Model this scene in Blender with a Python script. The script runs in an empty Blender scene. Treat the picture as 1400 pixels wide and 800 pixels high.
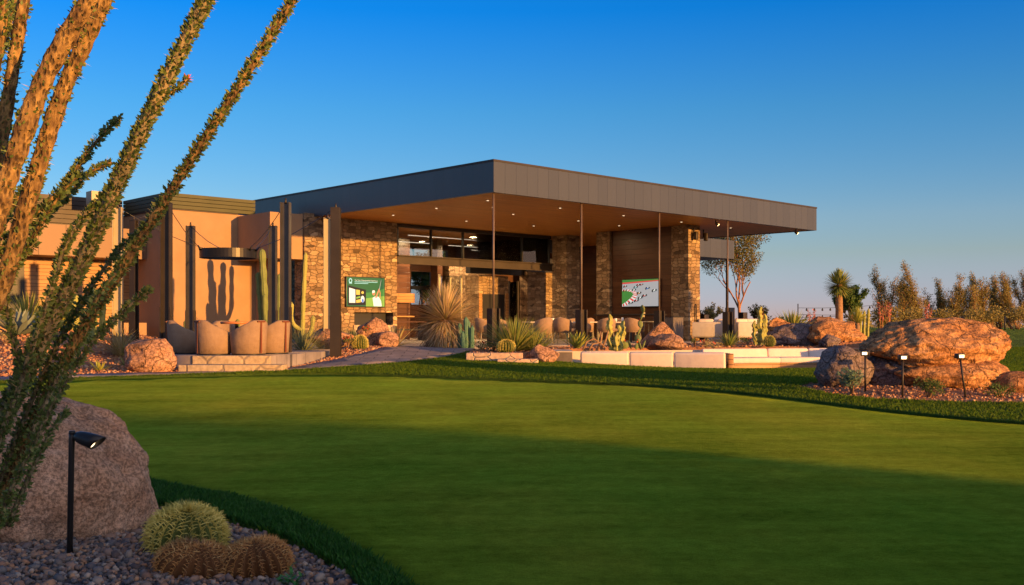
import bpy, bmesh, math, random
import numpy as np
from mathutils import Vector, Matrix, noise
from mathutils.geometry import delaunay_2d_cdt
random.seed(7); rng = np.random.default_rng(7)
R = math.radians
scene = bpy.context.scene
COL = scene.collection
EYE, HZ, FPX = 1.30, 443.0, 1413.0

def at(px, py, d):
    """point seen at photo pixel (px,py) at distance d along the view axis"""
    return Vector(((px-700)/FPX*d, d, EYE-(py-HZ)/FPX*d))

# ---------------------------------------------------------------- camera
cam = bpy.data.cameras.new("camera"); cam_o = bpy.data.objects.new("camera", cam); COL.objects.link(cam_o)
cam.sensor_width = 36; cam.lens = 36*FPX/1400; cam.shift_y = (HZ-400)/1400
cam.clip_start = 0.05; cam.clip_end = 6000
cam_o.location = (0, 0, EYE); cam_o.rotation_euler = (R(90), 0, 0)
scene.camera = cam_o

# ---------------------------------------------------------------- light
SUN_AZ, SUN_EL = 40.0, 4.4            # azimuth: degrees behind the camera's right hand
S2 = Vector((math.cos(R(SUN_AZ)), -math.sin(R(SUN_AZ))))
S3 = Vector((S2.x*math.cos(R(SUN_EL)), S2.y*math.cos(R(SUN_EL)), math.sin(R(SUN_EL))))
sl = bpy.data.lights.new("sun_light", 'SUN'); sl.energy = 3.6; sl.angle = R(0.6); sl.color = (1.0, 0.47, 0.11)
so = bpy.data.objects.new("sun_light", sl); COL.objects.link(so)
so.rotation_euler = (-S3).to_track_quat('-Z', 'Y').to_euler()
w = bpy.data.worlds.new("World"); scene.world = w; w.use_nodes = True
nt = w.node_tree; bg = nt.nodes['Background']
sky = nt.nodes.new('ShaderNodeTexSky'); sky.sky_type = 'NISHITA'; sky.sun_disc = False
sky.sun_elevation = R(SUN_EL); sky.sun_rotation = math.atan2(S2.x, S2.y)
sky.altitude = 400; sky.air_density = 1.0; sky.dust_density = 0.0; sky.ozone_density = 5.2
hs = nt.nodes.new('ShaderNodeHueSaturation'); hs.inputs['Saturation'].default_value = 1.02
tm = nt.nodes.new('ShaderNodeMix'); tm.data_type = 'RGBA'; tm.blend_type = 'MULTIPLY'; tm.inputs[0].default_value = 1; tm.inputs[7].default_value = (.90, .875, .94, 1)
# added warm fill over the unseen sunward sky, and the pinkish band above the horizon
wtc = nt.nodes.new('ShaderNodeTexCoord')
def wmath(op, a, b=None):
    n = nt.nodes.new('ShaderNodeMath'); n.operation = op
    for i, v in enumerate((a, b)):
        if v is None: continue
        if isinstance(v, (int, float)): n.inputs[i].default_value = v
        else: nt.links.new(v, n.inputs[i])
    return n.outputs[0]
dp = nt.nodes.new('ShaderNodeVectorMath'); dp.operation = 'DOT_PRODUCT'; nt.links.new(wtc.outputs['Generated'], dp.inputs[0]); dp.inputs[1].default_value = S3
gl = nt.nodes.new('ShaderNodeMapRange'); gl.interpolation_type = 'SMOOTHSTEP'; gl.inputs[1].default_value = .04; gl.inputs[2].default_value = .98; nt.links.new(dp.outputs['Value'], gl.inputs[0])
wz = nt.nodes.new('ShaderNodeSeparateXYZ'); nt.links.new(wtc.outputs['Generated'], wz.inputs[0])
hz = wmath('POWER', wmath('SUBTRACT', 1.0, wmath('ABSOLUTE', wz.outputs[2])), 9.0)
def wscale(fac, c):
    n = nt.nodes.new('ShaderNodeVectorMath'); n.operation = 'SCALE'; n.inputs[0].default_value = c; nt.links.new(fac, n.inputs['Scale']); return n.outputs[0]
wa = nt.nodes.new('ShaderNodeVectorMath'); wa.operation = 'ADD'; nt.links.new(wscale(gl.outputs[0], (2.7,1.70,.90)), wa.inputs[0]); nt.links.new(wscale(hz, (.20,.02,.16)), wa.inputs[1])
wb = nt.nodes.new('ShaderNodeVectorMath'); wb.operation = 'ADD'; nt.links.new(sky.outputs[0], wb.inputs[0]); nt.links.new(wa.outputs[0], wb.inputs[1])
zr_ = nt.nodes.new('ShaderNodeValToRGB'); nt.links.new(wz.outputs[2], zr_.inputs[0]); ze = zr_.color_ramp.elements
zt_ = [(0,(1.1,.92,1.1)),(.023,(1.2,.93,1.05)),(.066,(1.56,.94,.66)),(.10,(1.7,1,.70)),(.20,(1.0,.97,.78)),(.29,(.35,.85,.95)),(.5,(.75,.88,.82)),(1,(.9,.9,.8))]
for i, (p_, c_) in enumerate(zt_):
    e_ = ze[0] if i == 0 else (ze[len(ze)-1] if i == len(zt_)-1 else ze.new(p_)); e_.position = p_; e_.color = (c_[0]/2, c_[1]/2, c_[2]/2, 1)
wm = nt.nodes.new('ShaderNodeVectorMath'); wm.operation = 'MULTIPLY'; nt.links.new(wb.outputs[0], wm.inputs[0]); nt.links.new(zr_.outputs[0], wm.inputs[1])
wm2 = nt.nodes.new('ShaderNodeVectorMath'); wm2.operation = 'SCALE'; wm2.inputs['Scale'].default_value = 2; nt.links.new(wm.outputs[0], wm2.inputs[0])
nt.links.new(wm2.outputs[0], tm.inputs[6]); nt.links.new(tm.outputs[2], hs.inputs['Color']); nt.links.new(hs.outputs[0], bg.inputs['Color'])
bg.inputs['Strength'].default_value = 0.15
vs = scene.view_settings
vs.view_transform = 'Standard'; vs.look = 'None'; vs.exposure = 1.45; vs.gamma = 1; vs.use_curve_mapping = False
scene.cycles.max_bounces = 6; scene.cycles.transparent_max_bounces = 8

# ---------------------------------------------------------------- materials
def mat(name, c1, c2=None, scale=3, rough=.8, metal=0., bump=None, island=None, c3=None, spec=.3, detail=6, emit=None, stretch=None, sheen=None, trans=0):
    m = bpy.data.materials.new(name); m.use_nodes = True
    n = m.node_tree.nodes; l = m.node_tree.links; b = n['Principled BSDF']
    b.inputs['Roughness'].default_value = rough; b.inputs['Metallic'].default_value = metal
    b.inputs['Specular IOR Level'].default_value = spec
    b.inputs['Base Color'].default_value = (*c1, 1)
    tc = n.new('ShaderNodeTexCoord'); vec = tc.outputs['Object']
    if stretch:
        mp = n.new('ShaderNodeMapping'); mp.inputs['Scale'].default_value = stretch
        l.new(vec, mp.inputs[0]); vec = mp.outputs[0]
    col = None
    if c2 is not None:
        t = n.new('ShaderNodeTexNoise'); t.inputs['Scale'].default_value = scale; t.inputs['Detail'].default_value = detail
        t.inputs['Roughness'].default_value = .62
        l.new(vec, t.inputs['Vector'])
        r = n.new('ShaderNodeValToRGB'); r.color_ramp.elements[0].position = .34; r.color_ramp.elements[1].position = .66
        r.color_ramp.elements[0].color = (*c1, 1); r.color_ramp.elements[1].color = (*c2, 1)
        if c3 is not None:
            e = r.color_ramp.elements.new(.5); e.color = (*c3, 1)
        l.new(t.outputs[0], r.inputs[0]); col = r.outputs[0]
        l.new(col, b.inputs['Base Color'])
    if island:
        g = n.new('ShaderNodeNewGeometry'); r2 = n.new('ShaderNodeValToRGB')
        els = r2.color_ramp.elements; k = len(island)
        r2.color_ramp.interpolation = 'LINEAR'
        els[0].color = (*island[0], 1); els[1].color = (*island[-1], 1)
        for i in range(1, k-1):
            e = els.new(i/(k-1)); e.color = (*island[i], 1)
        l.new(g.outputs['Random Per Island'], r2.inputs[0])
        if col is not None:
            mx = n.new('ShaderNodeMix'); mx.data_type = 'RGBA'; mx.inputs[0].default_value = .5
            l.new(col, mx.inputs[6]); l.new(r2.outputs[0], mx.inputs[7]); l.new(mx.outputs[2], b.inputs['Base Color'])
        else:
            l.new(r2.outputs[0], b.inputs['Base Color'])
    if bump:
        prev = None
        for (bs, st, dist) in (bump if isinstance(bump, list) else [bump]):
            t = n.new('ShaderNodeTexNoise'); t.inputs['Scale'].default_value = bs; t.inputs['Detail'].default_value = 8
            t.inputs['Roughness'].default_value = .65
            l.new(vec, t.inputs['Vector'])
            bp = n.new('ShaderNodeBump'); bp.inputs['Strength'].default_value = st; bp.inputs['Distance'].default_value = dist
            l.new(t.outputs[0], bp.inputs['Height'])
            if prev: l.new(prev, bp.inputs['Normal'])
            prev = bp.outputs[0]
        l.new(prev, b.inputs['Normal'])
    if emit:
        b.inputs['Emission Color'].default_value = (*emit[0], 1); b.inputs['Emission Strength'].default_value = emit[1]
    if trans:
        b.inputs['Subsurface Weight'].default_value = 0
        tr = n.new('ShaderNodeBsdfTranslucent'); ms = n.new('ShaderNodeMixShader'); ms.inputs[0].default_value = trans
        src = b.inputs['Base Color'].links[0].from_socket if b.inputs['Base Color'].links else None
        if src: l.new(src, tr.inputs['Color'])
        else: tr.inputs['Color'].default_value = (*c1, 1)
        l.new(b.outputs[0], ms.inputs[1]); l.new(tr.outputs[0], ms.inputs[2]); l.new(ms.outputs[0], n['Material Output'].inputs[0])
    return m

def wall_coords(m):
    """object coords folded so vertical faces along x or y both get (horizontal, z)"""
    n = m.node_tree.nodes; l = m.node_tree.links
    tc = n.new('ShaderNodeTexCoord'); sp = n.new('ShaderNodeSeparateXYZ'); l.new(tc.outputs['Object'], sp.inputs[0])
    ad = n.new('ShaderNodeMath'); ad.operation = 'ADD'; l.new(sp.outputs[0], ad.inputs[0]); l.new(sp.outputs[1], ad.inputs[1])
    cb = n.new('ShaderNodeCombineXYZ'); l.new(ad.outputs[0], cb.inputs[0]); l.new(sp.outputs[2], cb.inputs[1])
    return cb.outputs[0], tc.outputs['Object']

def stone_mat(name, cols, mortar, bw=.28, bh=.13, distort=.05, bump=1.0):
    m = bpy.data.materials.new(name); m.use_nodes = True
    n = m.node_tree.nodes; l = m.node_tree.links; b = n['Principled BSDF']
    b.inputs['Roughness'].default_value = .9; b.inputs['Specular IOR Level'].default_value = .2
    vec, obj = wall_coords(m)
    # warp
    nz = n.new('ShaderNodeTexNoise'); nz.inputs['Scale'].default_value = 2.6; nz.inputs['Detail'].default_value = 3; l.new(vec, nz.inputs['Vector'])
    vm = n.new('ShaderNodeVectorMath'); vm.operation = 'MULTIPLY_ADD'; vm.inputs[1].default_value = (distort*3, distort*3, 0)
    l.new(nz.outputs['Color'], vm.inputs[0]); l.new(vec, vm.inputs[2])
    # irregular courses: voronoi cells stretched, chebychev distance gives squarish stones
    mp = n.new('ShaderNodeMapping'); mp.inputs['Scale'].default_value = (1/bw, 1/bh, 1); l.new(vm.outputs[0], mp.inputs[0])
    vo = n.new('ShaderNodeTexVoronoi'); vo.feature = 'F1'; vo.distance = 'CHEBYCHEV'; vo.voronoi_dimensions = '2D'; vo.inputs['Randomness'].default_value = .75
    v2 = n.new('ShaderNodeTexVoronoi'); v2.feature = 'F2'; v2.distance = 'CHEBYCHEV'; v2.voronoi_dimensions = '2D'; v2.inputs['Randomness'].default_value = .75
    vo.inputs['Scale'].default_value = v2.inputs['Scale'].default_value = 1
    l.new(mp.outputs[0], vo.inputs['Vector']); l.new(mp.outputs[0], v2.inputs['Vector'])
    sb = n.new('ShaderNodeMath'); sb.operation = 'SUBTRACT'; l.new(v2.outputs['Distance'], sb.inputs[0]); l.new(vo.outputs['Distance'], sb.inputs[1])
    mr = n.new('ShaderNodeMapRange'); mr.inputs[1].default_value = .02; mr.inputs[2].default_value = .10; l.new(sb.outputs[0], mr.inputs[0])
    wn = n.new('ShaderNodeSeparateColor'); l.new(vo.outputs['Color'], wn.inputs[0])
    r = n.new('ShaderNodeValToRGB'); els = r.color_ramp.elements; r.color_ramp.interpolation = 'LINEAR'
    els[0].color = (*cols[0], 1); els[1].color = (*cols[-1], 1)
    for i in range(1, len(cols)-1): e = els.new(i/(len(cols)-1)); e.color = (*cols[i], 1)
    l.new(wn.outputs[0], r.inputs[0])
    fn = n.new('ShaderNodeTexNoise'); fn.inputs['Scale'].default_value = 14; fn.inputs['Detail'].default_value = 6; l.new(obj, fn.inputs['Vector'])
    mu = n.new('ShaderNodeMix'); mu.data_type = 'RGBA'; mu.blend_type = 'OVERLAY'; mu.inputs[0].default_value = .55
    l.new(r.outputs[0], mu.inputs[6]); l.new(fn.outputs[0], mu.inputs[7])
    mx = n.new('ShaderNodeMix'); mx.data_type = 'RGBA'; l.new(mr.outputs[0], mx.inputs[0]); mx.inputs[6].default_value = (*mortar, 1)
    l.new(mu.outputs[2], mx.inputs[7]); l.new(mx.outputs[2], b.inputs['Base Color'])
    hh = n.new('ShaderNodeMath'); hh.operation = 'MULTIPLY_ADD'; hh.inputs[1].default_value = .35; l.new(fn.outputs[0], hh.inputs[0]); 
    h2 = n.new('ShaderNodeMath'); h2.operation = 'MULTIPLY_ADD'; h2.inputs[1].default_value = .5; l.new(wn.outputs[1], h2.inputs[0]); l.new(mr.outputs[0], h2.inputs[2])
    l.new(h2.outputs[0], hh.inputs[2])
    bp = n.new('ShaderNodeBump'); bp.inputs['Strength'].default_value = bump; bp.inputs['Distance'].default_value = .03
    l.new(hh.outputs[0], bp.inputs['Height']); l.new(bp.outputs[0], b.inputs['Normal'])
    return m

def panel_mat(name, c1, c2, width, height=99, gap=.012, rough=.5, metal=0., var=.5, horizontal=False, grain=None, offset=0.0, spec=.4):
    """boards / metal panels with thin seams and board-to-board variation"""
    m = bpy.data.materials.new(name); m.use_nodes = True
    n = m.node_tree.nodes; l = m.node_tree.links; b = n['Principled BSDF']
    b.inputs['Roughness'].default_value = rough; b.inputs['Metallic'].default_value = metal; b.inputs['Specular IOR Level'].default_value = spec
    vec, obj = wall_coords(m)
    if horizontal == 'ceiling': vec = obj
    br = n.new('ShaderNodeTexBrick'); br.offset = .5 if offset else 0; br.inputs['Scale'].default_value = 1
    br.inputs['Brick Width'].default_value = width; br.inputs['Row Height'].default_value = height
    br.inputs['Mortar Size'].default_value = gap; br.inputs['Mortar Smooth'].default_value = .1
    br.inputs['Color1'].default_value = (*c1, 1); br.inputs['Color2'].default_value = (*c2, 1)
    br.inputs['Mortar'].default_value = tuple(x*.35 for x in c1)+(1,)
    l.new(vec, br.inputs['Vector'])
    out = br.outputs[0]
    if grain:
        mp = n.new('ShaderNodeMapping'); mp.inputs['Scale'].default_value = grain; l.new(vec, mp.inputs[0])
        g = n.new('ShaderNodeTexNoise'); g.inputs['Scale'].default_value = 1; g.inputs['Detail'].default_value = 6; l.new(mp.outputs[0], g.inputs['Vector'])
        mu = n.new('ShaderNodeMix'); mu.data_type = 'RGBA'; mu.blend_type = 'OVERLAY'; mu.inputs[0].default_value = var
        l.new(out, mu.inputs[6]); l.new(g.outputs[0], mu.inputs[7]); out = mu.outputs[2]
    l.new(out, b.inputs['Base Color'])
    bp = n.new('ShaderNodeBump'); bp.invert = True; bp.inputs['Strength'].default_value = .6; bp.inputs['Distance'].default_value = .01
    l.new(br.outputs['Fac'], bp.inputs['Height']); l.new(bp.outputs[0], b.inputs['Normal'])
    return m

M = {}
M['stucco'] = mat('stucco', (.30,.185,.10), (.34,.215,.12), 1.3, .92, bump=(90,.25,.004))
M['stone'] = stone_mat('stone', [(.08,.055,.035),(.26,.17,.095),(.15,.10,.06),(.31,.215,.125),(.21,.145,.085),(.40,.29,.175)], (.17,.12,.072))
M['stone_cap'] = stone_mat('stone_cap', [(.36,.25,.19),(.45,.33,.24),(.40,.25,.18),(.5,.38,.27)], (.5,.42,.33), bw=.42, bh=.24, distort=.02)
M['fascia'] = panel_mat('fascia', (.030,.034,.040), (.037,.041,.047), .46, gap=.006, rough=.36, metal=.0, spec=.6)
M['soffit'] = panel_mat('soffit', (.45,.185,.028), (.54,.24,.045), 2.6, height=.10, gap=.004, rough=.42, horizontal='ceiling', grain=(.8,14,1), offset=.5)
M['siding'] = panel_mat('siding', (.30,.145,.05), (.36,.19,.07), 2.4, height=.13, gap=.008, rough=.5, grain=(1.2,22,1), offset=.5)
M['walnut'] = panel_mat('walnut', (.055,.022,.012), (.085,.038,.02), 2.2, height=.22, gap=.004, rough=.35, grain=(1.4,16,1), offset=.5)
M['bronze'] = mat('bronze', (.032,.025,.020), (.045,.035,.028), 2, .45, .2)
M['louver'] = mat('louver', (.055,.058,.024), (.07,.07,.03), 2, .6, .0)
M['brownbox'] = panel_mat('brownbox', (.15,.085,.05), (.17,.10,.058), .9, gap=.01, rough=.5, metal=.15)
M['steel'] = mat('steel', (.055,.053,.055), (.075,.07,.07), 3, .38, .4)
M['steel_pale'] = mat('steel_pale', (.34,.29,.18), (.38,.32,.20), 3, .5, .1)
M['black'] = mat('black', (.018,.018,.02), rough=.4)
M['paving'] = panel_mat('paving', (.20,.165,.155), (.28,.225,.205), .6, height=.3, gap=.012, rough=.8, horizontal='ceiling', grain=(5,5,5), offset=.5)
M['floor'] = panel_mat('floor', (.24,.20,.17), (.28,.235,.20), .6, height=.6, gap=.01, rough=.6, horizontal='ceiling', grain=(3,3,3))
M['conc'] = mat('conc', (.42,.36,.30), (.50,.43,.36), 6, .9, bump=(40,.3,.01))

def glass_mat(name, tint, alpha):
    m = bpy.data.materials.new(name); m.use_nodes = True
    n = m.node_tree.nodes; l = m.node_tree.links; n.remove(n['Principled BSDF'])
    g = n.new('ShaderNodeBsdfGlossy'); g.inputs['Roughness'].default_value = .02; g.inputs['Color'].default_value = (.9,.9,.9,1)
    t = n.new('ShaderNodeBsdfTransparent'); t.inputs['Color'].default_value = (*tint, 1)
    fr = n.new('ShaderNodeFresnel'); fr.inputs[0].default_value = alpha
    ms = n.new('ShaderNodeMixShader'); l.new(fr.outputs[0], ms.inputs[0]); l.new(t.outputs[0], ms.inputs[1]); l.new(g.outputs[0], ms.inputs[2])
    l.new(ms.outputs[0], n['Material Output'].inputs[0]); return m
M['glass'] = glass_mat('glass', (.75,.78,.78), 1.5)

# ---------------------------------------------------------------- mesh helpers
class MB:
    def __init__(s): s.v = []; s.f = []; s.mi = []; s.sm = []
    def add(s, vs, fs, mi=0, sm=False):
        o = len(s.v); s.v.extend([tuple(p) for p in vs]); s.f.extend([tuple(i+o for i in f) for f in fs])
        s.mi.extend([mi]*len(fs)); s.sm.extend([sm]*len(fs)); return s
    def box(s, x0, x1, y0, y1, z0, z1, mi=0, M4=None):
        vs = [Vector(p) for p in ((x0,y0,z0),(x1,y0,z0),(x1,y1,z0),(x0,y1,z0),(x0,y0,z1),(x1,y0,z1),(x1,y1,z1),(x0,y1,z1))]
        if M4: vs = [M4 @ p for p in vs]
        return s.add(vs, [(0,3,2,1),(4,5,6,7),(0,1,5,4),(1,2,6,5),(2,3,7,6),(3,0,4,7)], mi)
    def rbox(s, x0, x1, y0, y1, z0, z1, r=.03, mi=0, M4=None, seg=2):
        bm = bmesh.new(); bmesh.ops.create_cube(bm, size=1)
        for v in bm.verts: v.co = Vector((x0+(v.co.x+.5)*(x1-x0), y0+(v.co.y+.5)*(y1-y0), z0+(v.co.z+.5)*(z1-z0)))
        bmesh.ops.bevel(bm, geom=bm.edges[:], offset=r, segments=seg, profile=.5, affect='EDGES')
        bm.verts.index_update()
        vs = [(M4 @ v.co if M4 else v.co.copy()) for v in bm.verts]; fs = [[v.index for v in f.verts] for f in bm.faces]
        bm.free(); return s.add(vs, fs, mi, True)
    def tube(s, pts, rad, n=8, mi=0, cap=True, sm=True, prof=None):
        pts = [Vector(p) for p in pts]; k = len(pts)
        rad = rad if hasattr(rad, '__len__') else [rad]*k
        vs = []; up = Vector((0,0,1)); prevx = None
        for i, p in enumerate(pts):
            d = (pts[min(i+1,k-1)]-pts[max(i-1,0)]).normalized()
            if prevx is None:
                x = d.cross(up); x = x if x.length > .05 else d.cross(Vector((0,1,0)))
            else: x = prevx - d*prevx.dot(d)
            x.normalize(); prevx = x; y = d.cross(x)
            for j in range(n):
                a = 2*math.pi*j/n; q = rad[i]*(prof(a, i) if prof else 1)
                vs.append(p + x*math.cos(a)*q + y*math.sin(a)*q)
        fs = [(i*n+j, i*n+(j+1)%n, (i+1)*n+(j+1)%n, (i+1)*n+j) for i in range(k-1) for j in range(n)]
        if cap: fs += [tuple(range(n))[::-1], tuple((k-1)*n+j for j in range(n))]
        return s.add(vs, fs, mi, sm)
    def lathe(s, prof, n=16, mi=0, c=(0,0,0), sm=True):
        vs = []; c = Vector(c)
        for (r, z) in prof:
            for j in range(n): vs.append(c+Vector((r*math.cos(2*math.pi*j/n), r*math.sin(2*math.pi*j/n), z)))
        k = len(prof)
        fs = [(i*n+j, i*n+(j+1)%n, (i+1)*n+(j+1)%n, (i+1)*n+j) for i in range(k-1) for j in range(n)]
        fs += [tuple(range(n))[::-1], tuple((k-1)*n+j for j in range(n))]
        return s.add(vs, fs, mi, sm)
    def leaf(s, o, az, el, L, wd, droop=.3, seg=4, fold=.35, mi=0, base=.55, twist=0):
        """pointed blade from o; droop bends it down"""
        vs = []; p = Vector(o); e = el; sx = math.cos(az); sy = math.sin(az)
        side = Vector((-sy, sx, 0)) 
        if twist: side = (Matrix.Rotation(twist, 3, Vector((sx*math.cos(el), sy*math.cos(el), math.sin(el)))) @ side)
        for i in range(seg+1):
            t = i/seg; wi = wd*(base+(1-base)*min(1, t*3))*(1-max(0,(t-.33)/.67)**1.6)
            d = Vector((sx*math.cos(e), sy*math.cos(e), math.sin(e))); up = side.cross(d)
            if i < seg: vs += [p-side*wi*.5, p+up*wi*fold*.5, p+side*wi*.5]
            else: vs.append(p)
            p = p + d*L/seg; e -= droop/seg*(0.5+t)
        fs = []
        for i in range(seg-1):
            a = i*3; fs += [(a,a+1,a+4,a+3),(a+1,a+2,a+5,a+4)]
        a = (seg-1)*3; fs += [(a,a+1,a+3),(a+1,a+2,a+3)]
        return s.add(vs, fs, mi, True)
    def build(s, name, mats, parent=None, loc=None, rz=None, kind=None):
        me = bpy.data.meshes.new(name); me.from_pydata(s.v, [], s.f)
        mats = mats if isinstance(mats, (list, tuple)) else [mats]
        for m in mats: me.materials.append(M[m] if isinstance(m, str) else m)
        me.polygons.foreach_set('material_index', s.mi); me.polygons.foreach_set('use_smooth', s.sm); me.update()
        o = bpy.data.objects.new(name, me); COL.objects.link(o)
        if parent: o.parent = parent
        if loc is not None: o.location = loc
        if rz is not None: o.rotation_euler.z = rz
        if kind: o['kind'] = kind
        return o

def fast_mesh(name, verts, faces_k, mats, kind=None, mi=None):
    """verts Nx3 numpy, faces_k MxK numpy"""
    me = bpy.data.meshes.new(name); n, k = faces_k.shape
    me.vertices.add(len(verts)); me.vertices.foreach_set('co', verts.astype(np.float32).ravel())
    me.loops.add(n*k); me.loops.foreach_set('vertex_index', faces_k.astype(np.int32).ravel())
    me.polygons.add(n); me.polygons.foreach_set('loop_start', np.arange(0, n*k, k, dtype=np.int32))
    me.update(calc_edges=True); me.validate()
    for m in (mats if isinstance(mats, (list, tuple)) else [mats]): me.materials.append(M[m] if isinstance(m, str) else m)
    if mi is not None: me.polygons.foreach_set('material_index', mi.astype(np.int32))
    o = bpy.data.objects.new(name, me); COL.objects.link(o)
    if kind: o['kind'] = kind
    return o

def tag(o, label, cat, group=None):
    o['label'] = label; o['category'] = cat
    if group: o['group'] = group
    return o
def thing(name, label, cat, loc=(0,0,0), rz=0, group=None):
    o = bpy.data.objects.new(name, None); COL.objects.link(o); o.empty_display_size = .2
    o.location = loc; o.rotation_euler.z = rz
    return tag(o, label, cat, group)
def copy_tree(o, parent=None):
    c = o.copy(); COL.objects.link(c)
    if parent: c.parent = parent
    for ch in list(o.children): copy_tree(ch, c)
    return c
def place(o, loc, rz=0, s=1, label=None):
    o.location = loc; o.rotation_euler.z = rz; o.scale = (s, s, s) if not hasattr(s, '__len__') else s
    if label: o['label'] = label
    return o

# ---------------------------------------------------------------- terrain
def ss(t): t = max(0., min(1., t)); return t*t*(3-2*t)
BU = Vector((.725, .689)); BV = Vector((-.689, .725)); BC = Vector((-.54, 30.4))
FL = .64                                         # patio floor level
def B(a, b): p = BC + BU*a + BV*b; return p
PIT = [(.75,25.3),(5.6,24.9),(10.95,24.7),(10.95,31.3),(5.0,31.0),(1.2,28.2)]
PLAZA = [(-6.66,21.32),(-4.95,21.32),(-4.6,24),(-4.3,28),(-5.2,33.5),tuple(B(-1.0,9.3)),tuple(B(-1.0,12.0)),tuple(B(-4.6,12.0)),(-10.6,31),(-8.5,24.2),(-7.5,22)]
PATIO = [(-3.15,28.4),(-1.0,28.2),tuple(B(-.1,-.15)),tuple(B(22,-.15)),tuple(B(22,19)),tuple(B(3.0,19)),tuple(B(3.0,9.7)),tuple(B(.2,9.5))]
def inside(p, poly):
    x, y = p[0], p[1]; c = False; j = len(poly)-1
    for i in range(len(poly)):
        xi, yi = poly[i]; xj, yj = poly[j]
        if (yi > y) != (yj > y) and x < (xj-xi)*(y-yi)/(yj-yi)+xi: c = not c
        j = i
    return c
def pdist(p, poly):
    best = 1e9; x, y = p[0], p[1]
    for i in range(len(poly)):
        ax, ay = poly[i-1]; bx, by = poly[i]; dx, dy = bx-ax, by-ay
        t = max(0, min(1, ((x-ax)*dx+(y-ay)*dy)/(dx*dx+dy*dy+1e-12)))
        best = min(best, math.hypot(x-ax-dx*t, y-ay-dy*t))
    return best
def Zraw(x, y):
    z = .42*ss((y-3)/26)*.6 + .4*.6*max(0,min(1,(y-6)/21))*.7 + .2*ss((y-22)/9)
    z += .52*math.exp(-((x+12.6)/3.0)**2-((y-28.5)/4.2)**2)                   # left planting mound
    z += .14*math.exp(-((x+3.6)/1.6)**2-((y-27.3)/2.2)**2)
    z += .12*math.exp(-((x+.2)/1.6)**2-((y-26.8)/1.6)**2)
    z += .42*ss((y-27)/18)*ss((x-9.5-.05*(y-27))/4)                           # lawn rising on the right
    z += .10*math.exp(-((x-6.6)/2.2)**2-((y-16.2)/1.4)**2)                    # rock island
    z += .07*math.exp(-((x+2.9)/1.6)**2-((y-5.2)/1.3)**2)                     # near gravel mound
    z += .035*noise.noise(Vector((x*.16, y*.13, 3.1))) * ss((26-y)/8) * ss((y-4)/4)*2
    z += .03*math.exp(-((x-5)/5)**2-((y-9)/2.0)**2)
    z -= .26*math.exp(-((x-5.8)/5.0)**2-((y-25.2)/2.3)**2)                    # dip before the seating pit
    return z
def Z(x, y):
    z = Zraw(x, y)
    if 24 < y < 33 and 0 < x < 11.5:
        d = pdist((x,y), PIT)
        z = z if not inside((x,y), PIT) else z + (-.12-z)*ss((d+.1)/.35)
    return z
def G(px, py):
    """ground point under a photo pixel"""
    d = 4.0
    while d < 200:
        p = at(px, py, d)
        if p.z <= Z(p.x, p.y): break
        d += .05 if d < 40 else .5
    return at(px, py, d)
def on(x, y, dz=0): return Vector((x, y, Z(x, y)+dz))

def sheet(name, poly, spacing, mats, dz=0, zf=None, holes=(), kind='structure', skirt=.12, edge_step=None):
    zf = zf or Z; es = edge_step or spacing*.6
    pts = []; edges = []
    def addloop(pl):
        s0 = len(pts)
        for i in range(len(pl)):
            a = Vector(pl[i]); b = Vector(pl[(i+1) % len(pl)]); k = max(1, int((b-a).length/es))
            for j in range(k): pts.append(a+(b-a)*j/k)
        n = len(pts)-s0; edges.extend([(s0+i, s0+(i+1) % n) for i in range(n)])
    addloop(poly)
    for h in holes: addloop(h)
    xs = [p[0] for p in poly]; ys = [p[1] for p in poly]
    nx = int((max(xs)-min(xs))/spacing)+2; ny = int((max(ys)-min(ys))/spacing)+2
    loops = [poly]+list(holes)
    for i in range(nx):
        for j in range(ny):
            p = (min(xs)+i*spacing+(j%2)*spacing*.5, min(ys)+j*spacing)
            if inside(p, poly) and not any(inside(p, h) for h in holes) and min(pdist(p, q) for q in loops) > spacing*.3:
                pts.append(Vector(p))
    vo, eo, fo, *_ = delaunay_2d_cdt([Vector((p[0], p[1])) for p in pts], edges, [], 0, 1e-5)
    fs = []
    for f in fo:
        c = sum((vo[i] for i in f), Vector((0,0)))/len(f)
        if inside(c, poly) and not any(inside(c, h) for h in holes):
            a, b, c3 = (vo[i] for i in f[:3])
            fs.append(tuple(f) if (b-a).cross(c3-a) > 0 else tuple(f)[::-1])
    vs = [Vector((p.x, p.y, zf(p.x, p.y)+dz)) for p in vo]
    cnt = {}
    for f in fs:
        for i in range(len(f)):
            e = (f[i], f[(i+1) % len(f)]); cnt[e] = 1
    mb = MB(); 
    if skirt:
        low = {}
        for (a, b) in list(cnt):
            if (b, a) not in cnt:
                for q in (a, b):
                    if q not in low: low[q] = len(vs); vs.append(vs[q]-Vector((0,0,skirt)))
                fs.append((b, a, low[a], low[b]))
    used = sorted({i for f in fs for i in f}); mp = {u: i for i, u in enumerate(used)}
    mb.add([vs[u] for u in used], [tuple(mp[i] for i in f) for f in fs], 0, True)
    return mb.build(name, mats, kind=kind)
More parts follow.
